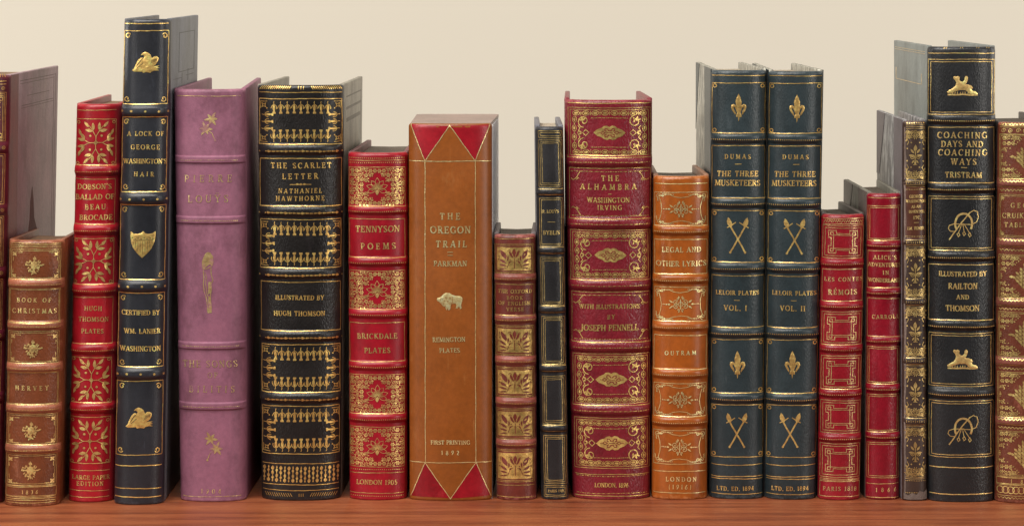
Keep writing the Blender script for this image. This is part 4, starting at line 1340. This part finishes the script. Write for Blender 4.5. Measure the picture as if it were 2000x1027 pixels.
# ---- 15 small red book with key frets
c = S(132, 12, 27)
m = leather('cherry goatskin', c, .33, .4, .0012, .16, rub=S(168, 48, 56))
b = Book('small cherry red book with gilt interlaced rectangles, lowest of the reds at the right', xlt=1604, xrt=1688, xlb=1597, xrb=1679, yt=420, yb=974, back=.95, bulge=18, n=2.5, dr=-14,
         mat=m, boardmat=leather('dark worn board', S(76, 66, 62), .45, .3), gold=mk_gold('cherry', c, .10, col=(.74, .53, .26)), pages=PAPER_GREY, ox=1, fr=.93, btop=3)
B15 = (514, 597, 681, 768, 855)
for y in B15: b.band(y, 7.5, 5)
b.build()
rules(b, [427, 438, 935, 937.5], 1.3); dotrows(b, [y + 2 for y in B15], 3.6, 1.0)
p = b.pen('gilt_head_strip')
for i in range(9):
    x = -34 + i * 8.5
    p.line([(x - 3, 435.5), (x, 430), (x + 3.5, 435)], 1.2); p.dot(x + 4, 431, 1.2)
p.end()
PN = [(441, 504), (609, 673), (695, 760), (782, 845), (866, 931)]
frames(b, [(y0, y1, [0, 4.5], 1.3) for y0, y1 in PN] + [(526, 588, [0], 1.3), (940, 969, [0], 1.3)])
for y0, y1 in PN:
    cy = (y0 + y1) / 2
    p = b.pen('gilt_fretwork')
    q = [(-13, -16), (-13, -22), (-28, -22), (-28, -8), (-23, -8), (-23, 8), (-28, 8), (-28, 22), (-13, 22), (-13, 16)]
    p.line([(x, cy + y) for x, y in q] + [(-x, cy + y) for x, y in reversed(q)], 1.25, True)
    p.line([(x, cy + y) for x, y in ((-18.5, -18.5), (-18.5, 18.5))], 1.2); p.line([(18.5, cy - 18.5), (18.5, cy + 18.5)], 1.2)
    p.line([(-24, cy - 13), (24, cy - 13)], 1.2); p.line([(-24, cy + 13), (24, cy + 13)], 1.2)
    for sx in (-1, 1):
        for sy in (-1, 1):
            p.line([(sx * 18.5, cy + sy * 18.5), (sx * 24, cy + sy * 18.5), (sx * 24, cy + sy * 13)], 1.2)
    p.end()
lettering(b, [('LES CONTES', 1610, 1684, 549.2, 8), ('R\u00c9MOIS', 1618, 1674, 575.2, 10.3)])
lettering(b, [('PARIS 1818', 1607, 1672, 958.2, 8.3)])

# ---- 16 narrow red book
c = S(124, 4, 26)
m = leather('carmine goatskin', c, .32, .4, .0013, .12, rub=S(166, 44, 62))
MP2 = marbled('olive grey marbled paper', S(92, 90, 80), S(150, 146, 132), S(120, 116, 104))
b = Book('narrow carmine red book, taller of the two reds, with a marbled cover behind', xlt=1693, xrt=1760, xlb=1690, xrb=1756, yt=379, yb=973, back=.94, bulge=15, n=2.6, dl=-10,
         mat=m, boardmat=MP2, gold=mk_gold('carmine', c, .10, col=(.74, .52, .24)), pages=PAPER_GREY, ox=.5, fr=.93, btop=3)
B16 = (478, 570, 664, 758, 851)
for y in B16: b.band(y, 7.5, 4.8)
b.build()
bl = leather('brown grey corner leather', S(88, 72, 68), .45, .3)
b.board_patch(-1, 'leather_strip', [(0.0, 1), (.34, 1), (.34, 600), (0.0, 600)], bl)
b.board_patch(-1, 'leather_corner', [(.60, .8), (.998, .8), (.998, 105), (.80, 105)], bl)
b.board_patch(1, 'leather_strip', [(0.0, 1), (.30, 1), (.30, 600), (0.0, 600)], bl)
rules(b, [386.5, 944, 971], 1.4); dotrows(b, [y + 2.2 for y in B16], 2.9, 1.05)
frames(b, [(402, 469.5, [0, 3.6], 1.2), (490, 562, [0], 1.3), (583, 657, [0], 1.3), (677, 749, [0, 3.6], 1.2), (770, 843, [0, 3.6], 1.2), (864, 932.5, [0, 3.6], 1.2)])
lettering(b, [("ALICE'S", 1706, 1751, 506.8, 8.4), ('ADVENTURES', 1696, 1759, 521, 7.8), ('IN', 1724, 1736, 536, 8), ('WONDERLAND', 1696, 1758, 551, 7.8)])
lettering(b, [('CARROLL', 1703, 1755, 622, 7.8)])
lettering(b, [('1 8 6 6', 1710, 1750, 960, 8)])

# ---- 17 thin damask book with a frayed tail
c = S(56, 40, 33)
m = leather('smooth plum black calf', c, .40, .15, .0009, .15, rub=S(120, 100, 96))
edge = leather('frayed grey brown leather', S(112, 96, 88), .7, .8, .0014, .3)
MP3 = marbled('slate marbled paper', S(84, 82, 84), S(190, 188, 186), S(116, 113, 114))
b = Book('thin plum black book with gold damask panels, a brown label and a frayed foot', xlt=1762, xrt=1809, xlb=1761, xrb=1810, yt=237, yb=975, back=.935, bulge=10, n=3, dl=-6,
         mat=m, boardmat=MP3, gold=mk_gold('plum', c, .14, col=(.62, .45, .20)), pages=PAPER_TAN, ox=2.2, fr=.76, btop=3)
for y in (357.5, 473, 589.5, 704.5, 822.5): b.band(y, 6.5, 2.0)
b.build()
el = leather('grey purple board leather', S(104, 94, 98), .5, .35)
b.board_patch(-1, 'leather_strip', [(0.0, 1), (.30, 1), (.30, 735), (0.0, 735)], el)
b.board_patch(-1, 'leather_corner', [(.66, .8), (.998, .8), (.998, 130), (.90, 130)], el)
# worn joint along the left of the spine, worn head, torn tail
p = b.pen('worn_joint', edge, .35)
g = random.Random(4)
n_ = 60
L_ = [(-21.6, 240 + 732 * i / n_) for i in range(n_ + 1)]
R_ = [(-17.8 + g.uniform(-1.6, 1.2), 240 + 732 * i / n_) for i in range(n_ + 1)]
ia = [p.P(*q) for q in L_]; ib = [p.P(*q) for q in R_]
for i in range(n_): p.f.append((ia[i], ib[i], ib[i + 1], ia[i + 1]))
p.end()
p = b.pen('torn_tail', edge, 1.4)
p.fill([(-22, 974.2), (-22, 962), (-14, 966), (-6, 961), (2, 965), (8, 957), (16, 960), (21, 955), (21, 974.2)], 3); p.end()
lab = leather('brown calf label', S(84, 46, 32), .36, .2)
p = b.pen('title_label', lab, .3); p.fill([(-19, 366), (20, 366), (20, 467), (-19, 467)], 4); p.end()
for y in (244, 247.5, 251, 354, 361.5, 364.5, 465, 469, 478, 481.5, 583, 596, 599, 698, 711.5, 714, 816, 829, 832, 931, 934): rules(b, [y], 1.0)
dotrows(b, [370, 462, 938, 961], 3, .95)
p = b.pen('gilt_head_strip')
for i in range(8): p.dot(-16 + i * 4.6, 240.5, 1.3)
p.end()
for y in (357.5, 473, 589.5, 704.5, 822.5):
    p = b.pen('gilt_pallet')
    for i in range(9):
        x = -16 + i * 4
        if i % 2: p.dot(x, y, 1.1)
        else: p.line([(x, y - 2.6), (x, y + 2.6)], .9)
    p.end()
for (y0, y1) in ((253, 352), (483, 582), (600, 697), (716, 815), (833, 930)):
    cy = (y0 + y1) / 2
    p = b.pen('gilt_damask')
    for sx in (-1, 1):
        for sy in (-1, 1):
            Y = cy + sy * 40
            p.spiral(sx * 12.5, Y, 5.2, 90 * sy, 1.2 * sx * sy, 1.3)
            p.spiral(sx * 6, Y + sy * 4, 3.6, 0, -1.1 * sx * sy, 1.2)
            p.line([(sx * 17, Y), (sx * 17, Y - sy * 8), (sx * 13, Y - sy * 15), (sx * 16, Y - sy * 21)], 1.3)
            p.leaf(sx * 15, Y - sy * 8, -90 * sy - sx * sy * 30 * -1, 8, 3.2)
            p.leaf(sx * 13, Y + sy * 2, 90 * sy, 6, 3.2)
            p.dot(sx * 8, cy + sy * 24, 1.5); p.dot(sx * 15.5, cy + sy * 12, 1.6); 
            # central fleuron
            p.spiral(sx * 5.5, cy + 3, 4.6, 90, 1.1 * sx * sy, 1.3)
        p.leaf(sx * 2.5, cy - 3, -90 + sx * 38, 11, 4)
        p.leaf(sx * 4, cy + 1, 0 if sx > 0 else 180, 9, 4)
        p.leaf(sx * 2, cy + 10, 90 - sx * 35, 8, 3)
    p.leaf(0, cy - 6, -90, 14, 7); p.leaf(0, cy + 12, 90, 8, 4)
    p.line([(0, cy - 8), (0, cy + 17)], 1.8); p.line([(-4, cy + 19), (4, cy + 19)], 1.5)
    filigree(p, -19, 19, y0 + 2, y1 - 2, lambda X, Y: abs(Y - cy) > 34, 31, 3.6, 1.0)
    for sy in (-1, 1):
        for k in range(5):
            p.dot(3 * math.cos(k * 1.257), cy + sy * 36 + 3 * math.sin(k * 1.257), .9)
    p.end()
lettering(b, [('GEORGE', 1776, 1802, 386.8, 6), ('WASHINGTON', 1770, 1807, 395.8, 5.8), ('AS AN', 1780, 1798, 406.2, 5.6), ('INVENTOR', 1775, 1805, 416.2, 5.6), ('ETC.', 1783, 1798, 428, 6), ('-', 1785, 1794, 435, 1.2), ('J.M. TONER', 1772, 1805, 448.8, 6)])

# ---- 18 thick black book with horse and whip
c = S(27, 28, 30)
m = leather('jet goatskin', c, .35, .42, .0013, .16, rub=S(64, 64, 68))
b = Book('thick black book with gilt horse and rider, horseshoe and whip, and a grey left cover', xlt=1811, xrt=1944, xlb=1813, xrb=1941, yt=92, yb=978, back=.925, bulge=20, n=3, dr=-24, dl=-14, pdrop=28,
         mat=m, boardmat=leather('grey green board cloth with painted sheen', S(120, 124, 120), .5, .3, .0011, .14, rub=S(150, 152, 146), streak=.15), gold=mk_gold('jet', c, .08, col=(.78, .55, .24)), pages=PAPER_GREY, ox=0, fr=.965, btop=2)  # left board's grey green is painted paler for light grazing it
B18 = (233, 367, 500, 634.5, 767.5)
for y in B18: b.band(y, 9.5, 6)
b.build()
# blind and gilt lines on the left board
bg_ = gold('dull gold lines on grey board', S(150, 140, 120), .3, col=(.5, .40, .26))
for pts in ([(.06, 13), (.96, 13), (.96, 14), (.06, 14)], [(.06, 17), (.96, 17), (.96, 18), (.06, 18)], [(.16, 78), (.92, 78), (.92, 79.4), (.16, 79.4)], [(.92, 55), (.935, 55), (.935, 79), (.92, 79)], [(.15, 58), (.165, 58), (.165, 79), (.15, 79)]):
    b.board_patch(-1, 'gilt_rule', pts, bg_, .3)
rules(b, [104.5, 912.5, 964.5], 1.8)
frames(b, [(y0, y1, [0, 4.6], 1.4) for y0, y1 in ((116.5, 224), (384, 489), (651, 754), (783, 892))] + [(249, 357.5, [0], 1.6), (517, 625, [0], 1.6)])
dotrows(b, [y + 3.2 for y in B18], 3.6, 1.3)
p = b.pen('gilt_head_cap')
for i in (-32, 0, 32, 52):
    p.line([(i - 2, 95), (i, 92.5)], 1.4); p.line([(i + 2, 95), (i + 4, 92.5)], 1.4)
p.end()
for y in (168, 701):
    p = b.pen('gilt_horse_and_rider'); horse(p, 2.5, y); p.end()
for y in (440, 840):
    p = b.pen('gilt_horseshoe_and_whip'); whip(p, 3.5, y); p.end()
lettering(b, [('COACHING', 1831, 1928, 270.6, 12.3), ('DAYS AND', 1838, 1920, 287.6, 12), ('COACHING', 1832, 1928, 304.4, 12.3), ('WAYS', 1857, 1907, 322.2, 12.3), ('-', 1877, 1889, 327.6, 1.6), ('TRISTRAM', 1846, 1918, 347.6, 11.3)])
lettering(b, [('ILLUSTRATED BY', 1833, 1927, 539.8, 9.8), ('RAILTON', 1852, 1909, 564.2, 11.5), ('AND', 1868, 1893, 584.2, 9.3), ('THOMSON', 1847, 1913, 607.2, 11.3)], 1.1)

# ---- 19 russet book running out of the picture at the right
c = S(100, 48, 31)
m = leather('russet red goatskin', c, .36, .5, .0012, .16, rub=S(170, 104, 84))
b = Book('richly gilt russet book with diamond filigree, cut off by the right edge', xlt=1949, xrt=2074, xlb=1943, xrb=2068, yt=240, yb=980, back=.93, bulge=20, n=2.6, dr=-11,
         mat=m, bandmat=leather('russet red goatskin with painted highlight', S(120, 66, 54), .36, .4), boardmat=leather('dark brown board', S(70, 60, 58), .45, .25), gold=mk_gold('russet red', c, .10, col=(.70, .52, .22)), pages=PAPER_GREY, ox=-1, fr=.92)  # rib colour lightened to carry the highlight of the top light
B19 = (358.5, 475, 591.5, 707, 824)
for y in B19: b.band(y, 7.5, 4.4)
b.build()
PN = [(264, 350), (498.5, 583), (610, 697), (727, 815), (842, 930)]
for y in (246, 249, 263, 366, 481.5, 597.5, 713.5, 829, 932, 945, 948, 968): rules(b, [y], 1.2)
frames(b, [(y0, y1, [0, 2.6], 1.0) for y0, y1 in PN] + [(381, 464, [0, 3], 1.0), (933.5, 946, [0], 1.0)])
for y in (354, 372, 469, 488.5, 586.5, 604, 702, 720, 819, 836, 972.5, 242.5):
    p = b.pen('gilt_scallops')
    k = 16
    for i in range(k):
        x = -56 + 112 * (i + .5) / k
        p.line([(x - 3.4, y - 1.6), (x, y + 1.8), (x + 3.4, y - 1.6)], 1.4)
    p.end()
p = b.pen('gilt_head_strip')
for i in range(8): p.spiral(-50 + i * 14.3, 256, 5, 90 * (i % 2), 1.2 * (1 if i % 2 else -1), 1.3)
p.end()
for (y0, y1) in PN:
    cy = (y0 + y1) / 2
    h = (y1 - y0) / 2
    p = b.pen('gilt_filigree')
    filigree(p, -53, 53, y0 + 2, y1 - 2, lambda X, Y: abs(X) / 56 + abs(Y - cy) / h > 1.08, 21, 4.6, 1.25)
    for sx in (-1, 1):
        for sy in (-1, 1):
            for i in range(7):
                t = i / 6
                p.dot(sx * (52 - 44 * t), cy + sy * (4 + (h - 6) * t), 1.2)
    # central lozenge of leaves
    for lv in range(-4, 5):
        y = cy + lv * 7.2
        wdt = 26 * (1 - abs(lv) / 5)
        k = int(wdt / 6)
        for i in range(-k, k + 1):
            p.leaf(i * 6, y + 3, -90 + i * 16, 9, 4.6)
            if i: p.spiral(i * 6, y + 4, 3, 90, 1.0 * (1 if i > 0 else -1), 1.0)
    p.leaf(0, cy - 26, -90, 13, 6); p.leaf(0, cy + 27, 90, 13, 6)
    p.leaf(-28, cy, 180, 10, 5); p.leaf(28, cy, 0, 10, 5)
    p.dot(-52, cy, 2); p.dot(52, cy, 2)
    p.end()
p = b.pen('gilt_chain_border')
for i in range(11): p.ring(-51 + i * 10.2, 957, 6.6, 1.6)
p.end()
for sx in (-1, 1):
    for yy, sy in ((385, 1), (460, -1)):
        p = b.pen('gilt_corner_flourish')
        for k in range(3): p.leaf(sx * 53, yy, 90 * sy + sx * sy * k * 32, 9 - k, 3.2)
        p.end()
lettering(b, [('GEORGE', 1974, 2042, 406.5, 9.6), ("CRUIKSHANK'S", 1958, 2058, 426.5, 9.8), ('TABLE-BOOK', 1962, 2054, 444.5, 9.6)])
lettering(b, [('1 8 4 5', 1974, 2040, 944, 7.5)])
